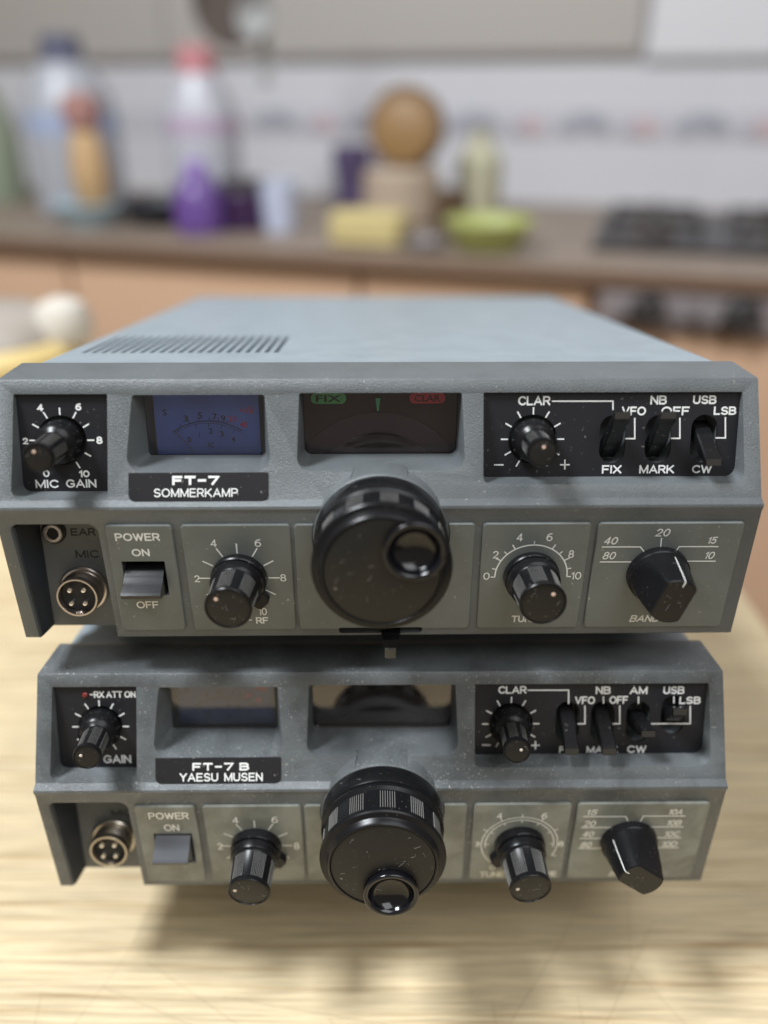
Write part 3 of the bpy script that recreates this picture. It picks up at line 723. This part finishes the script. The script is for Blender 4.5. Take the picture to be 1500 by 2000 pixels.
    for t, x0, s0, x1, s1 in (('20', -47.8, 10.2, -45.2, 12.2), ('40', -44.2, 8.4, -41.9, 10.4), ('+dB', -44.2, 13.0, -39.8, 15.0)): put_text(gr, 'met', t, (x0, s0, x1, s1), hm, 0.01)
    gr.mk('red_scale_marks', M['meter_red'], mf)
    G().tube([P3('met', -58.0, -0.4, 0.9), P3('met', -64.6, 7.6, 0.9)], 0.12, 5).mk('meter_needle', M['needle'], mf)
    G().loft([[(x, y, z) for x, z in rrect(-72.5, 11.95, -36.4, 32.3, 0.6)] for y in (18.2, 19.0)]).mk('meter_window', M['glass'], root)
    # dial
    dl = G().loft([[(x, y, z) for x, z in rrect(-24.1, 11.1, 24.5, 32.3, 0.5)] for y in (25.4, 26.4)]).mk('dial', M['dial_back'], root)
    def disc(name, mat, c, r, y, half, zmax=None):
        n = 40; A0 = math.asin(min(0.999, half / r)); pts = [(c[0] + r * math.sin(-A0 + 2 * A0 * i / n), max(11.2, c[1] + r * math.cos(-A0 + 2 * A0 * i / n))) for i in range(n + 1)]
        o = [(pts[0][0], 11.1)] + pts + [(pts[-1][0], 11.1)]
        return G().loft([[(x, yy, z) for x, z in o] for yy in (y, y + 0.5)]).mk(name, mat, dl)
    disc('dial_ring', M['dial_ring'], (-0.5, 24.3 - 29.5), 29.5, 24.0, 23.2); disc('dial_hub', M['dial_hub'], (-0.3, 17.4 - 24.7), 24.7, 23.2, 15.2)
    if u == 'T':
        for nm, mt, x0, x1, t in (('fix_indicator', 'pill_green', -21.65, -10.5, 'FIX'), ('clarifier_indicator', 'pill_red', 9.4, 20.65, 'CLAR')):
            slab('dial', rrect(x0, 15.9, x1, 19.3, 1.6), -1.6, -0.6).mk(nm, M[mt], dl)
            g = G(); put_text(g, 'dial', t, (x0 + 1.6, 16.5, x1 - 1.6, 18.7), -0.55, 0.015); g.mk('indicator_lettering', M['engraved'], dl)
        g = G(); g.loft([[P3('dial', x, s, h) for x, s in ((-1.35, 17.6), (0.25, 17.6), (-0.3, 13.6), (-0.8, 13.6))] for h in (-1.2, -0.7)]).mk('dial_pointer', M['pointer_green'], dl)
    G().loft([[(x, y, z) for x, z in rrect(-23.9, 12.05, 24.3, 32.7, 1.8)] for y in (18.2, 19.0)]).mk('dial_window', M['smoked'] if u == 'T' else M['smoked_b'], root)
    # power rocker
    px0, px1, ps0, ps1 = v['power']; c0_, c1_ = px0 + 0.6, px1 - 0.6; rs = v['rocker']
    q = [(rs[0] + 1.0, -3.0), (rs[0], 0.2), (rs[0] - 1.4, 2.2), (rs[0] - 3.0, 4.8), (rs[0] - 4.0, 7.2), (rs[0] - 4.6, 8.2), (rs[0] - 5.9, 8.0), (rs[0] - 6.6, 5.5), (ps0 + 0.8, 0.5), (ps0 + 0.8, -3.0)]
    G().loft([[P3('lo', x, s, h) for s, h in q] for x in (c0_, c1_)]).mk('power_rocker', M['gloss'] if u == 'T' else M['rocker_b'], root, ang=38)
    slab('lo', rrect(px0 - .2, ps0 - .2, px1 + .2, ps1 + .2, 0.2), -6.8, -6.4).mk('switch_well', M['dark'], root)
    # knobs
    control_knob(root, 'up', v['mic'][0], v['mic'][1], *v['mic'][2:4], False, v['mdots'][0], v['pads'][0], DOT, seed=11 if u == 'T' else 12)
    control_knob(root, 'up', v['clar'][0], v['clar'][1], *v['clar'][2:4], False, v['mdots'][1], v['pads'][1], DOT, seed=13 if u == 'T' else 14)
    control_knob(root, 'lo', v['rf'][0], v['rf'][1], *v['rfk'], True, v['mdots'][2], v['pads'][2], DOT, tab=v['tabs'][0], seed=21 if u == 'T' else 22)
    control_knob(root, 'lo', tc[0], tc[1], *v['tunek'], True, v['mdots'][3], v['pads'][3], DOT, tab=v['tabs'][1], seed=23 if u == 'T' else 24)
    band_knob(root, *v['band'], 31 if u == 'T' else 32)
    tuning_knob(root, v['dish'], v['phase'], 41 if u == 'T' else 42)
    for c, t in zip(v['slots'], v['tips']): toggle(root, c[0], c[1], t[0], t[1])
    # jacks
    nj = FR['jack'][2]
    cx, cs = v['jack']
    j = G().lathe([(-1, 7.9), (1.2, 7.9), (1.6, 7.5), (1.7, 6.6), (2.4, 6.6), (2.6, 6.9), (3.1, 6.6), (3.5, 6.9), (4.0, 6.6), (4.4, 6.9), (4.9, 6.6), (5.3, 6.9), (5.8, 6.6), (6.6, 6.75), (7.6, 6.7), (7.9, 6.5), (7.9, 5.95), (7.6, 5.85), (2.5, 5.8)], 64, closed=True)
    j = j.mk('mic_socket', M['chrome'] if u == 'T' else M['brass'], root, loc=P3('jack', cx, cs, 0), rot=axis_rot(nj))
    G().lathe([(2.6, 5.75), (5.2, 5.75), (5.3, 5.6)], 48).mk('insulator', M['gap'], j)
    for ax_, ay in ((-2.2, 2.4), (2.2, 2.4), (-2.2, -2.2), (2.2, -2.2)): G().lathe([(5, 0.95), (7.2, 0.95), (7.8, 0.6), (7.95, 0.1)], 20, (ax_, ay, 0)).mk('contact_pin', M['pin'], j)
    G().cbox(-1.1, 1.1, -5.95, -4.9, 5.0, 7.75, 0.3).mk('key_tab', M['chrome'] if u == 'T' else M['brass'], j)
    if u == 'T':
        e = G().lathe([(-0.5, 3.9), (0.6, 3.9), (0.8, 3.7)], 40).mk('ear_socket', M['rubber'], root, loc=P3('jack', -105.0, 12.2, 0), rot=axis_rot(nj))
        G().lathe([(0.5, 3.3), (1.6, 3.2), (1.9, 2.9), (1.9, 2.1), (1.6, 1.8), (-0.4, 1.75)], 40).mk('socket_ring', M['chrome'], e)
        G().lathe([(1.45, 1.9), (1.5, 1.85)], 24).mk('socket_hole', M['dark'], e)
    q = [(-5.9, 1.9), (-45.9, 8.4)]
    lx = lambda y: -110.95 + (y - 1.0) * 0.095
    G().loft([[(lx(y) - 0.3, y, z) for y, z in ((1.9, -5.9), (16.4, -5.9), (16.4, -45.9), (8.4, -45.9))], [(lx(y) + 0.25, y, z) for y, z in ((1.9, -5.9), (16.4, -5.9), (16.4, -45.9), (8.4, -45.9))]]).mk('bay_shade_sheet', M['bay_shade'], root)  # thin dark sheet added to paint the shade on the jack bay's left wall
    # lock lever in the slot below the tuning knob
    g = G(); g.loft([[(x0_, y, z), (x1_, y, z), (x1_, y + 2.0, z - 0.3), (x0_, y + 2.0, z - 0.3)] for y, z, x0_, x1_ in ((10, -43.6, 0.2, 6.4), (5.0, -43.9, 0.2, 6.4), (3.0, -45.4, 0.7, 5.9), (2.4, -48.5, 0.9, 5.5))])
    lv = g.mk('lock_lever', M['knob'], root)
    G().cbox(1.3, 5.0, 1.9, 3.6, -51.8, -48.0, 0.3).mk('lever_tip', M['olive_tip'], lv)
    # feet and folding bail
    for x in (-92, 92):
        for y in (52, 250):
            G().lathe([(-11.3, 7.2), (-10.8, 7.8), (-1.5, 8.6), (1.5, 8.6)], 32).mk('rubber_foot', M['rubber'], root, loc=(x, y, -46.3))
    if u == 'B':
        yb, zb = 66, v['bail']
        G().tube([(-80, 60, -45.5), (-81, 62, -52), (-82, yb, zb + 3), (-79, yb, zb), (79, yb, zb), (82, yb, zb + 3), (81, 62, -52), (80, 60, -45.5)], 2.2, 10).mk('tilt_bail', M['steel'], root)
    else:
        G().tube([(-80, 62, -47.6), (-80, 100, -48.6), (-77, 104, -48.6), (77, 104, -48.6), (80, 100, -48.6), (80, 62, -47.6)], 2.0, 10).mk('tilt_bail', M['steel'], root)
    for o in list(bpy.data.objects):
        if o.parent == root: o.location = o.location + Vector((0, 0, DZ * MM))
    return root

plT = [(-83.0, -62.7, -4.4), (-60.2, -27.2, -4.4), (-26.2, 28.7, -4.4), (31.0, 63.9, -4.4), (65.9, 110.6, -4.4)]
V_T = dict(mic=(-96.5, 16.0, -0.2, -3.2), clar=(46.6, 15.8, -0.7, -2.0), slots=[(71.1, 15.7, 14.7), (85.2, 15.7, 14.7), (99.2, 15.8, 14.7)],
           tips=[(70.9, 23.6), (84.5, 23.6), (98.8, 9.7)], power=(-79.6, -66.4, -29.6, -17.1), rocker=(-20.2,), plates=plT,
           rf=(-43.9, -23.4), rfk=(-0.9, 0.9), tune=(47.0, -23.3), tunek=(0.5, 1.8), band=(86.6, -22.6, 18), dish=(8.9, 7.2), phase=6.5,
           mdots=((-25, 0.52), (12, 0.42), (-46, 0.72), (42, 0.65)), pads=(25, -32, -12, -8), tabs=(138, None), jack=(-99.4 + 1.9, -7.6), bail=-60)
V_B = dict(mic=(-94.7, 15.2, 1.6, -1.5), clar=(43.7, 15.3, -1.0, -0.4), slots=[(62.9, 15.9, 14.7), (74.8, 15.9, 14.7), (86.9, 15.8, 14.7), (98.6, 18.2, 13.8)],
           tips=[(62.4, 10.0), (74.8, 9.8), (87.3, 16.0), (97.3, 23.6)], power=(-78.1, -65.0, -33.5, -18.6), rocker=(-19.5,), plates=[(a, b, -5.6) for a, b, c in plT],
           rf=(-43.3, -25.0), rfk=(-0.5, -0.8), tune=(47.6, -25.1), tunek=(1.1, -0.2), band=(85.3, -23.9, -52), dish=(2.5, -9.9), phase=4.5,
           mdots=((-72, 0.5), (75, 0.35), (-80, 0.72), (-86, 0.70)), pads=(20, -12, -35, -28), tabs=(128, -128), jack=(-97.0, -7.3), bail=-81.9)
radT = radio('T', 'upper grey radio with a plain black badge reading FT-7 SOMMERKAMP, stacked on the other radio', (-1.02, 5.34, 97.13), 0.015, V_T)
radB = radio('B', 'lower grey radio badged FT-7B YAESU MUSEN with four toggle switches, standing on the wooden table', (-0.66, 0, 0), 0.0106, V_B)
# ---------------------------------------------------------------- table
def thing(name, label, cat, loc=(0, 0, 0), rz=0.0, group=None):
    o = bpy.data.objects.new(name, None); col.objects.link(o); o.empty_display_size = 0.05
    o.location = [c * MM for c in loc]; o.rotation_euler = (0, 0, rz); o['label'] = label; o['category'] = cat
    if group: o['group'] = group
    return o
tb = thing('table', 'pale wood laminate table under the two stacked radios', 'table', (-330, 70, 0))
top = G(); out = rrect(-570, -560, 571, 560, 50, n=10)
top.loft([[(x * k, y * k, z) for x, y in out] for z, k in ((725, 0.997), (726.5, 1.0), (748.5, 1.0), (750, 0.997))]).mk('table_top', M['table'], tb)
for x in (-500, 500):
    for y in (-490, 490): G().cbox(x - 25, x + 25, y - 25, y + 25, 0, 726, 3).mk('leg', M['table'], tb)
rs = random.Random(5)
def tpt(x, y): return (x + 330, y - 70, 750.02)
for pts in ([(-118, -36), (-100, 5), (-95, 30)], [(-106, -8), (-60, -26), (-20, -40)], [(-92, 2), (-40, -30)], [(-60, -12), (60, -32), (130, -38)], [(28, -44), (70, 10), (100, 60)],
            [(40, -14), (42, -60)], [(72, -12), (72, -60)], [(-20, -20), (10, -50)], [(120, -40), (95, 0), (104, 40)], [(-128, -10), (-122, -45)], [(60, -50), (110, 20)]):
    g = G()
    for a, b in zip(pts, pts[1:]):
        a = Vector(a); b = Vector(b); d = (b - a).normalized(); n = Vector((-d.y, d.x)) * 0.07
        g.add([tpt(*(a + n)), tpt(*(b + n)), tpt(*(b - n)), tpt(*(a - n))], [(0, 1, 2, 3)])
    g.mk('scratch', M['scratch'], tb)
# ---------------------------------------------------------------- room
def flat(name, c, rough=0.6, **kw): M[name] = surface(name, c, rough, **kw); return M[name]
flat('floor_tile', (0.16, 0.12, 0.09), 0.5, blotch=(0.12, 0.09, 0.07), blotch_scale=3)
o = G().box(-3500, 3500, -3500, 3500, -20, 0).mk('floor', M['floor_tile']); o['kind'] = 'structure'
A = -R(16.5)
def K(u, v, z=860):
    return (u * math.cos(A) - v * math.sin(A), 845 + u * math.sin(A) + v * math.cos(A), z)
def kt(name, label, cat, u, v, z=860, group=None): return thing(name, label, cat, K(u, v, z), A, group)
def wall_mat():
    m, nt, b = new_mat('white_wall_tile')
    tc = node(nt, 'ShaderNodeTexCoord').outputs['Object']
    br = node(nt, 'ShaderNodeTexBrick'); br.offset = 0.0; br.squash = 1.0
    mp = node(nt, 'ShaderNodeMapping'); mp.inputs['Rotation'].default_value = (R(90), 0, 0); link(nt, tc, mp.inputs['Vector'])
    link(nt, mp.outputs[0], br.inputs['Vector'])
    br.inputs['Color1'].default_value = (0.63, 0.625, 0.66, 1); br.inputs['Color2'].default_value = (0.61, 0.605, 0.64, 1); br.inputs['Mortar'].default_value = (0.60, 0.595, 0.63, 1)
    br.inputs['Scale'].default_value = 1.0; br.inputs['Brick Width'].default_value = 0.2; br.inputs['Row Height'].default_value = 0.1; br.inputs['Mortar Size'].default_value = 0.0025
    link(nt, br.outputs['Color'], b.inputs['Base Color']); b.inputs['Roughness'].default_value = 0.35
    return m
M['wall'] = wall_mat()
wl = G().box(-2600, 2600, 0, 60, 0, 2500).mk('wall', M['wall'], loc=K(0, 660, 0), rot=(0, 0, A)); wl['kind'] = 'structure'
flat('motif_grey', (0.36, 0.36, 0.41), 0.5); flat('motif_pink', (0.55, 0.42, 0.44), 0.5); flat('border_strip', (0.54, 0.535, 0.575), 0.4)
G().box(-2600, 2600, -3, 0, 972, 1020).mk('border_strip', M['border_strip'], wl)
for i in range(-3, 8):
    u0 = -17 + 200 * i
    for du, w_, mt, zz in ((0, 34, 'motif_grey', 1000), (-30, 22, 'motif_grey', 990), (28, 20, 'motif_grey', 988), (98, 16, 'motif_pink', 1000), (80, 18, 'motif_grey', 986), (104, 24, 'motif_pink', 988)):
        g = G(); g.loft([[(u0 + du + w_ * math.cos(2 * math.pi * k / 14), y, zz + (w_ * 0.45) * math.sin(2 * math.pi * k / 14)) for k in range(14)] for y in (-5.5 - 0.3 * (du % 7), -3)])
        g.mk('border_motif', M[mt], wl)
# counter
flat('counter_stone', (0.27, 0.21, 0.165), 0.5, blotch=(0.15, 0.115, 0.09), blotch_scale=60, blotch_amt=0.7)
flat('counter_edge', (0.17, 0.105, 0.07), 0.5)
flat('orange_wood', (0.66, 0.43, 0.285), 0.45, blotch=(0.58, 0.36, 0.23), blotch_scale=4)
flat('plinth', (0.08, 0.055, 0.045), 0.6)
cn = kt('kitchen_counter', 'kitchen counter with orange wood fronts and a speckled grey brown top along the tiled wall', 'counter', 0, 0, 0)
G().box(-1900, 1700, 34, 655, 841, 860).mk('worktop', M['counter_stone'], cn)
G().box(-1900, 1700, 31.5, 34, 841, 858).mk('worktop_edge', M['counter_edge'], cn)
G().box(-1900, 1700, 70, 640, 130, 841).mk('carcass', M['orange_wood'], cn)
G().box(-1900, 1700, 110, 640, 0, 130).mk('plinth', M['plinth'], cn)
for x0 in (-1400, -950, -500, -50): 
    d = G().cbox(x0 + 3, x0 + 297 if x0 == -50 else x0 + 447, 49, 69, 136, 836, 2).mk('door', M['orange_wood'], cn)
G().cbox(258, 880, 49, 69, 136, 786, 2).mk('door', M['orange_wood'], cn)
# appliance panel under the counter at the right
flat('panel_grey', (0.26, 0.22, 0.22), 0.35); flat('dark_plastic', (0.035, 0.032, 0.032), 0.4); flat('light_grey_plastic', (0.20, 0.18, 0.185), 0.4)
ov = kt('oven', 'grey oven control panel with dark knobs set under the counter at the right', 'oven', 0, 0, 0)
G().cbox(262, 900, 38, 69, 790, 838, 2).mk('control_panel', M['panel_grey'], ov)
for u_, rr, mt in ((322, 20, 'dark_plastic'), (362, 12, 'light_grey_plastic'), (394, 15, 'light_grey_plastic'), (428, 22, 'dark_plastic'), (290, 12, 'light_grey_plastic')):
    G().lathe([(0, rr), (14, rr * .9), (18, rr * .7)], 24).mk('knob', M[mt], ov, loc=(u_, 38, 815), rot=(R(90), 0, 0))
# wall cupboard / hood
flat('hood_grey', (0.41, 0.38, 0.355), 0.45); flat('hood_dark', (0.13, 0.12, 0.115), 0.45)
hd = kt('cooker_hood', 'wide grey brown wall cupboard hanging above the left and middle of the counter', 'cupboard', 0, 0, 0)
G().cbox(-1900, 264, 650, 655, 1098, 1800, 4).mk('cupboard_body', M['hood_grey'], hd)
G().cbox(-1900, -640, 645, 649, 1106, 1800, 3).mk('cupboard_door', M['hood_grey'], hd)
G().cbox(-636, 262, 645, 649, 1106, 1800, 3).mk('cupboard_door', M['hood_grey'], hd)
flat('white_cupboard', (0.64, 0.63, 0.66), 0.4)
wc = kt('wall_cupboard', 'white wall cupboard high on the right beside the grey one', 'cupboard', 0, 0, 0)
G().cbox(270, 900, 650, 655, 1092, 1800, 4).mk('cupboard_body', M['white_cupboard'], wc)
G().cbox(272, 580, 645, 649, 1098, 1800, 3).mk('cupboard_door', M['white_cupboard'], wc); G().cbox(584, 898, 645, 649, 1098, 1800, 3).mk('cupboard_door', M['white_cupboard'], wc)
flat('pan_dark', (0.09, 0.07, 0.062), 0.4); flat('steel_soft', (0.30, 0.30, 0.30), 0.5)
pn = kt('frying_pan', 'dark brown pan hanging in front of the grey cupboard', 'pan', -315, 290, 1165)
G().lathe([(0, 40), (3, 52), (18, 60), (20, 58), (5, 46)], 40).mk('pan_bowl', M['pan_dark'], pn, rot=(R(90), 0, 0))
G().tube([(0, -8, 55), (10, -8, 120), (15, -8, 190)], 8, 8).mk('handle', M['pan_dark'], pn)
ld = kt('ladle', 'pale steel ladle hanging beside the dark pan', 'ladle', -262, 260, 1000)
G().lathe([(0, 3), (4, 18), (14, 27), (22, 29), (20, 26), (6, 15)], 30).mk('ladle_bowl', M['steel_soft'], ld, loc=(0, 0, 140), rot=(R(80), 0, 0))
G().tube([(0, 0, 165), (2, 8, 220), (0, 12, 330)], 5, 8).mk('handle', M['steel_soft'], ld)
G().cbox(-9, 9, 4, 9, 55, 140, 2).mk('blade', M['steel_soft'], ld)
# things on the counter
flat('clear_plastic', (0.50, 0.54, 0.60), 0.3); flat('navy_cap', (0.11, 0.115, 0.17), 0.4); flat('label_blue', (0.34, 0.40, 0.56), 0.5); flat('label_red', (0.36, 0.19, 0.17), 0.5)
def bottle(name, label, u, v, r, h, cr, ch, body, capm, prof=None, group=None):
    t = kt(name, label, 'bottle', u, v, group=group)
    G().lathe([(0, r * .9), (4, r), (h * .55, r), (h * .68, r * .93), (h * .85, r * .55), (h - ch, cr * .85)], 36).mk('body', body, t)
    G().lathe([(h - ch, cr), (h - 3, cr * .95), (h, cr * .8)], 28).mk('cap', capm, t)
    return t
b = bottle('detergent_bottle', 'large pale bottle with a dark navy cap, left end of the counter', -625, 290, 74, 268, 33, 50, flat('pale_bottle', (0.38, 0.39, 0.43), 0.35), M['navy_cap'])
G().lathe([(125, 74.6), (158, 74.6)], 36).mk('label', M['label_blue'], b, loc=(0, 0, 0)).scale = (1, 1, 1)
b = bottle('red_capped_bottle', 'pale bottle with a big red cap and a small purple label', -368, 255, 56, 248, 30, 62, flat('misty_bottle', (0.43, 0.43, 0.48), 0.35), flat('red_cap', (0.50, 0.22, 0.24), 0.4))
G().lathe([(132, 56.6), (152, 56.6)], 36).mk('label', flat('label_purple', (0.44, 0.34, 0.46), 0.5), b)
br_ = kt('brush', 'tan wooden brush with a dark red head standing in the pale blue bowl', 'brush', -517, 165, 872)
G().lathe([(0, 14), (20, 26), (70, 30), (110, 24), (128, 18)], 24).mk('handle', flat('tan_wood', (0.50, 0.33, 0.17), 0.5), br_)
G().lathe([(128, 24), (150, 30), (168, 26), (175, 12)], 24).mk('head', M['label_red'], br_)
bw = kt('bowl', 'pale blue bowl holding the tan brush', 'bowl', -527, 160)
G().lathe([(0, 34), (4, 36), (34, 58), (36, 56), (8, 32)], 40).mk('bowl_body', flat('pale_blue', (0.36, 0.47, 0.54), 0.4), bw)
t = kt('bottle', 'violet bottle standing in front of the red capped bottle', 'bottle', -330, 150)
G().lathe([(0, 34), (4, 37), (48, 37), (70, 26), (84, 12)], 32).mk('body', flat('violet', (0.12, 0.06, 0.24), 0.3), t); G().lathe([(84, 14), (100, 13)], 20).mk('cap', flat('lilac', (0.36, 0.25, 0.6), 0.4), t)
t = kt('jar', 'dark plum coloured jar beside the violet bottle', 'jar', -278, 195)
G().lathe([(0, 33), (4, 36), (52, 36), (58, 32)], 32).mk('jar_body', flat('plum', (0.035, 0.012, 0.055), 0.35), t); G().lathe([(58, 34), (72, 33)], 28).mk('lid', M['dark_plastic'], t)
t = kt('bowl', 'black bowl standing between the tan brush and the violet bottle', 'bowl', -432, 200)
G().lathe([(0, 36), (4, 40), (36, 56), (38, 54), (8, 34)], 40).mk('bowl_body', flat('black_bowl', (0.02, 0.024, 0.035), 0.4), t)
t = kt('tumbler', 'slim bluish white tumbler right of the plum jar', 'tumbler', -222, 200)
G().lathe([(0, 24), (70, 30), (70, 27), (5, 21)], 32).mk('tumbler_body', flat('bluish_white', (0.50, 0.54, 0.68), 0.35), t)
t = kt('canister', 'low beige canister under the round brown wooden box', 'canister', -76, 350)
G().lathe([(0, 60), (5, 66), (74, 64), (82, 58)], 40).mk('canister_body', flat('beige', (0.42, 0.33, 0.25), 0.5), t)
t = kt('wooden_box', 'round brown wooden box standing on the beige canister', 'box', -66, 350, 938)
G().lathe([(0, 56), (4, 58), (40, 58), (44, 55)], 48).mk('box_body', flat('brown_wood', (0.20, 0.115, 0.05), 0.5, blotch=(0.13, 0.08, 0.04), blotch_scale=14), t, loc=(0, 20, 57), rot=(R(84), 0, 0))
G().lathe([(0, 47), (6, 45), (8, 41)], 40).mk('lid', flat('brown_lid', (0.27, 0.155, 0.06), 0.5), t, loc=(0, -22, 55), rot=(R(84), 0, 0))
t = kt('mug', 'small dark purple mug left of the round brown box', 'mug', -148, 322, 860)
G().lathe([(0, 26), (75, 26), (78, 30), (112, 30), (112, 27), (80, 24)], 32).mk('mug_body', flat('dusk_purple', (0.075, 0.055, 0.12), 0.4), t); G().tube([(28, 0, 100), (42, 0, 98), (42, 0, 84), (28, 0, 82)], 4, 8).mk('handle', M['dusk_purple'], t)
t = kt('bottle', 'cream coloured bottle at the wall right of the round brown box', 'bottle', 32, 450)
G().lathe([(0, 36), (5, 38), (90, 38), (112, 20)], 32).mk('body', flat('cream', (0.48, 0.46, 0.33), 0.4), t); G().lathe([(112, 16), (132, 15)], 20).mk('cap', M['cream'], t)
t = kt('sponge', 'yellow sponge lying on the front of the counter', 'sponge', -54, 118); G().cbox(-52, 48, -30, 30, 0, 44, 6).mk('sponge_body', flat('yellow', (0.52, 0.43, 0.20), 0.8), t)
t = kt('soap_dish', 'small grey soap dish between the yellow sponge and the lime bowl', 'dish', 28, 95); G().lathe([(0, 20), (14, 28), (16, 26), (4, 18)], 30).mk('dish_body', M['light_grey_plastic'], t)
t = kt('bowl', 'wide lime green bowl on the counter', 'bowl', 108, 120); G().lathe([(0, 36), (4, 42), (38, 60), (40, 58), (8, 36)], 40).mk('bowl_body', flat('lime', (0.38, 0.41, 0.14), 0.4), t)
t = kt('jar', 'small dark brown jar behind the lime green bowl', 'jar', 30, 250); G().lathe([(0, 26), (48, 26), (54, 20)], 28).mk('jar_body', flat('dark_brown', (0.09, 0.055, 0.03), 0.4), t); G().lathe([(54, 22), (62, 21)], 24).mk('lid', M['dark_brown'], t)
t = kt('bottle', 'grey green bottle at the left edge of the picture', 'bottle', -900, 400)
G().lathe([(0, 62), (120, 62), (180, 40), (215, 20)], 32).mk('body', flat('grey_green', (0.26, 0.30, 0.22), 0.4), t); G().lathe([(215, 22), (245, 21)], 20).mk('cap', M['dark_plastic'], t)
t = kt('gas_hob', 'black gas hob with pan supports on the right part of the counter', 'hob', 400, 300)
G().cbox(-160, 420, -150, 220, 0, 9, 2).mk('hob_plate', M['dark_plastic'], t)
for u_ in (-80, 90, 290):
    for v_ in (-60, 110):
        G().lathe([(9, 30), (18, 28), (20, 20)], 24, (u_, v_, 0)).mk('burner', M['pan_dark'], t)
        g = G(); g.box(u_ - 62, u_ + 62, v_ - 4, v_ + 4, 24, 32).box(u_ - 4, u_ + 4, v_ - 62, v_ - 4.5, 24, 32).box(u_ - 4, u_ + 4, v_ + 4.5, v_ + 62, 24, 32)
        for a_, b_ in ((-58, 0), (58, 0), (0, -58), (0, 58)): g.box(u_ + a_ - 4, u_ + a_ + 4, v_ + b_ - 4, v_ + b_ + 4, 9, 24)
        g.mk('pan_support', M['dark_plastic'], t)
# jar and tub on the far left of the table
t = thing('tub', 'round yellow food tub with a beige lid, far left on the table', 'tub', (-312, 445, 750))
G().lathe([(0, 60), (4, 64), (100, 72), (118, 70), (126, 62)], 44).mk('tub_body', flat('tub_yellow', (0.62, 0.47, 0.20), 0.4), t)
G().lathe([(120, 60), (128, 58), (140, 50), (147, 36), (149, 8)], 44).mk('lid', flat('tub_lid', (0.34, 0.30, 0.26), 0.35), t)
t = thing('cup', 'small upturned cream white cup resting on the rim of the yellow tub', 'cup', (-254, 445, 872))
G().lathe([(0, 21), (6, 22.5), (20, 22), (29, 17), (33, 8), (34, 1)], 36).mk('cup_body', flat('cream_white', (0.56, 0.52, 0.46), 0.4), t)
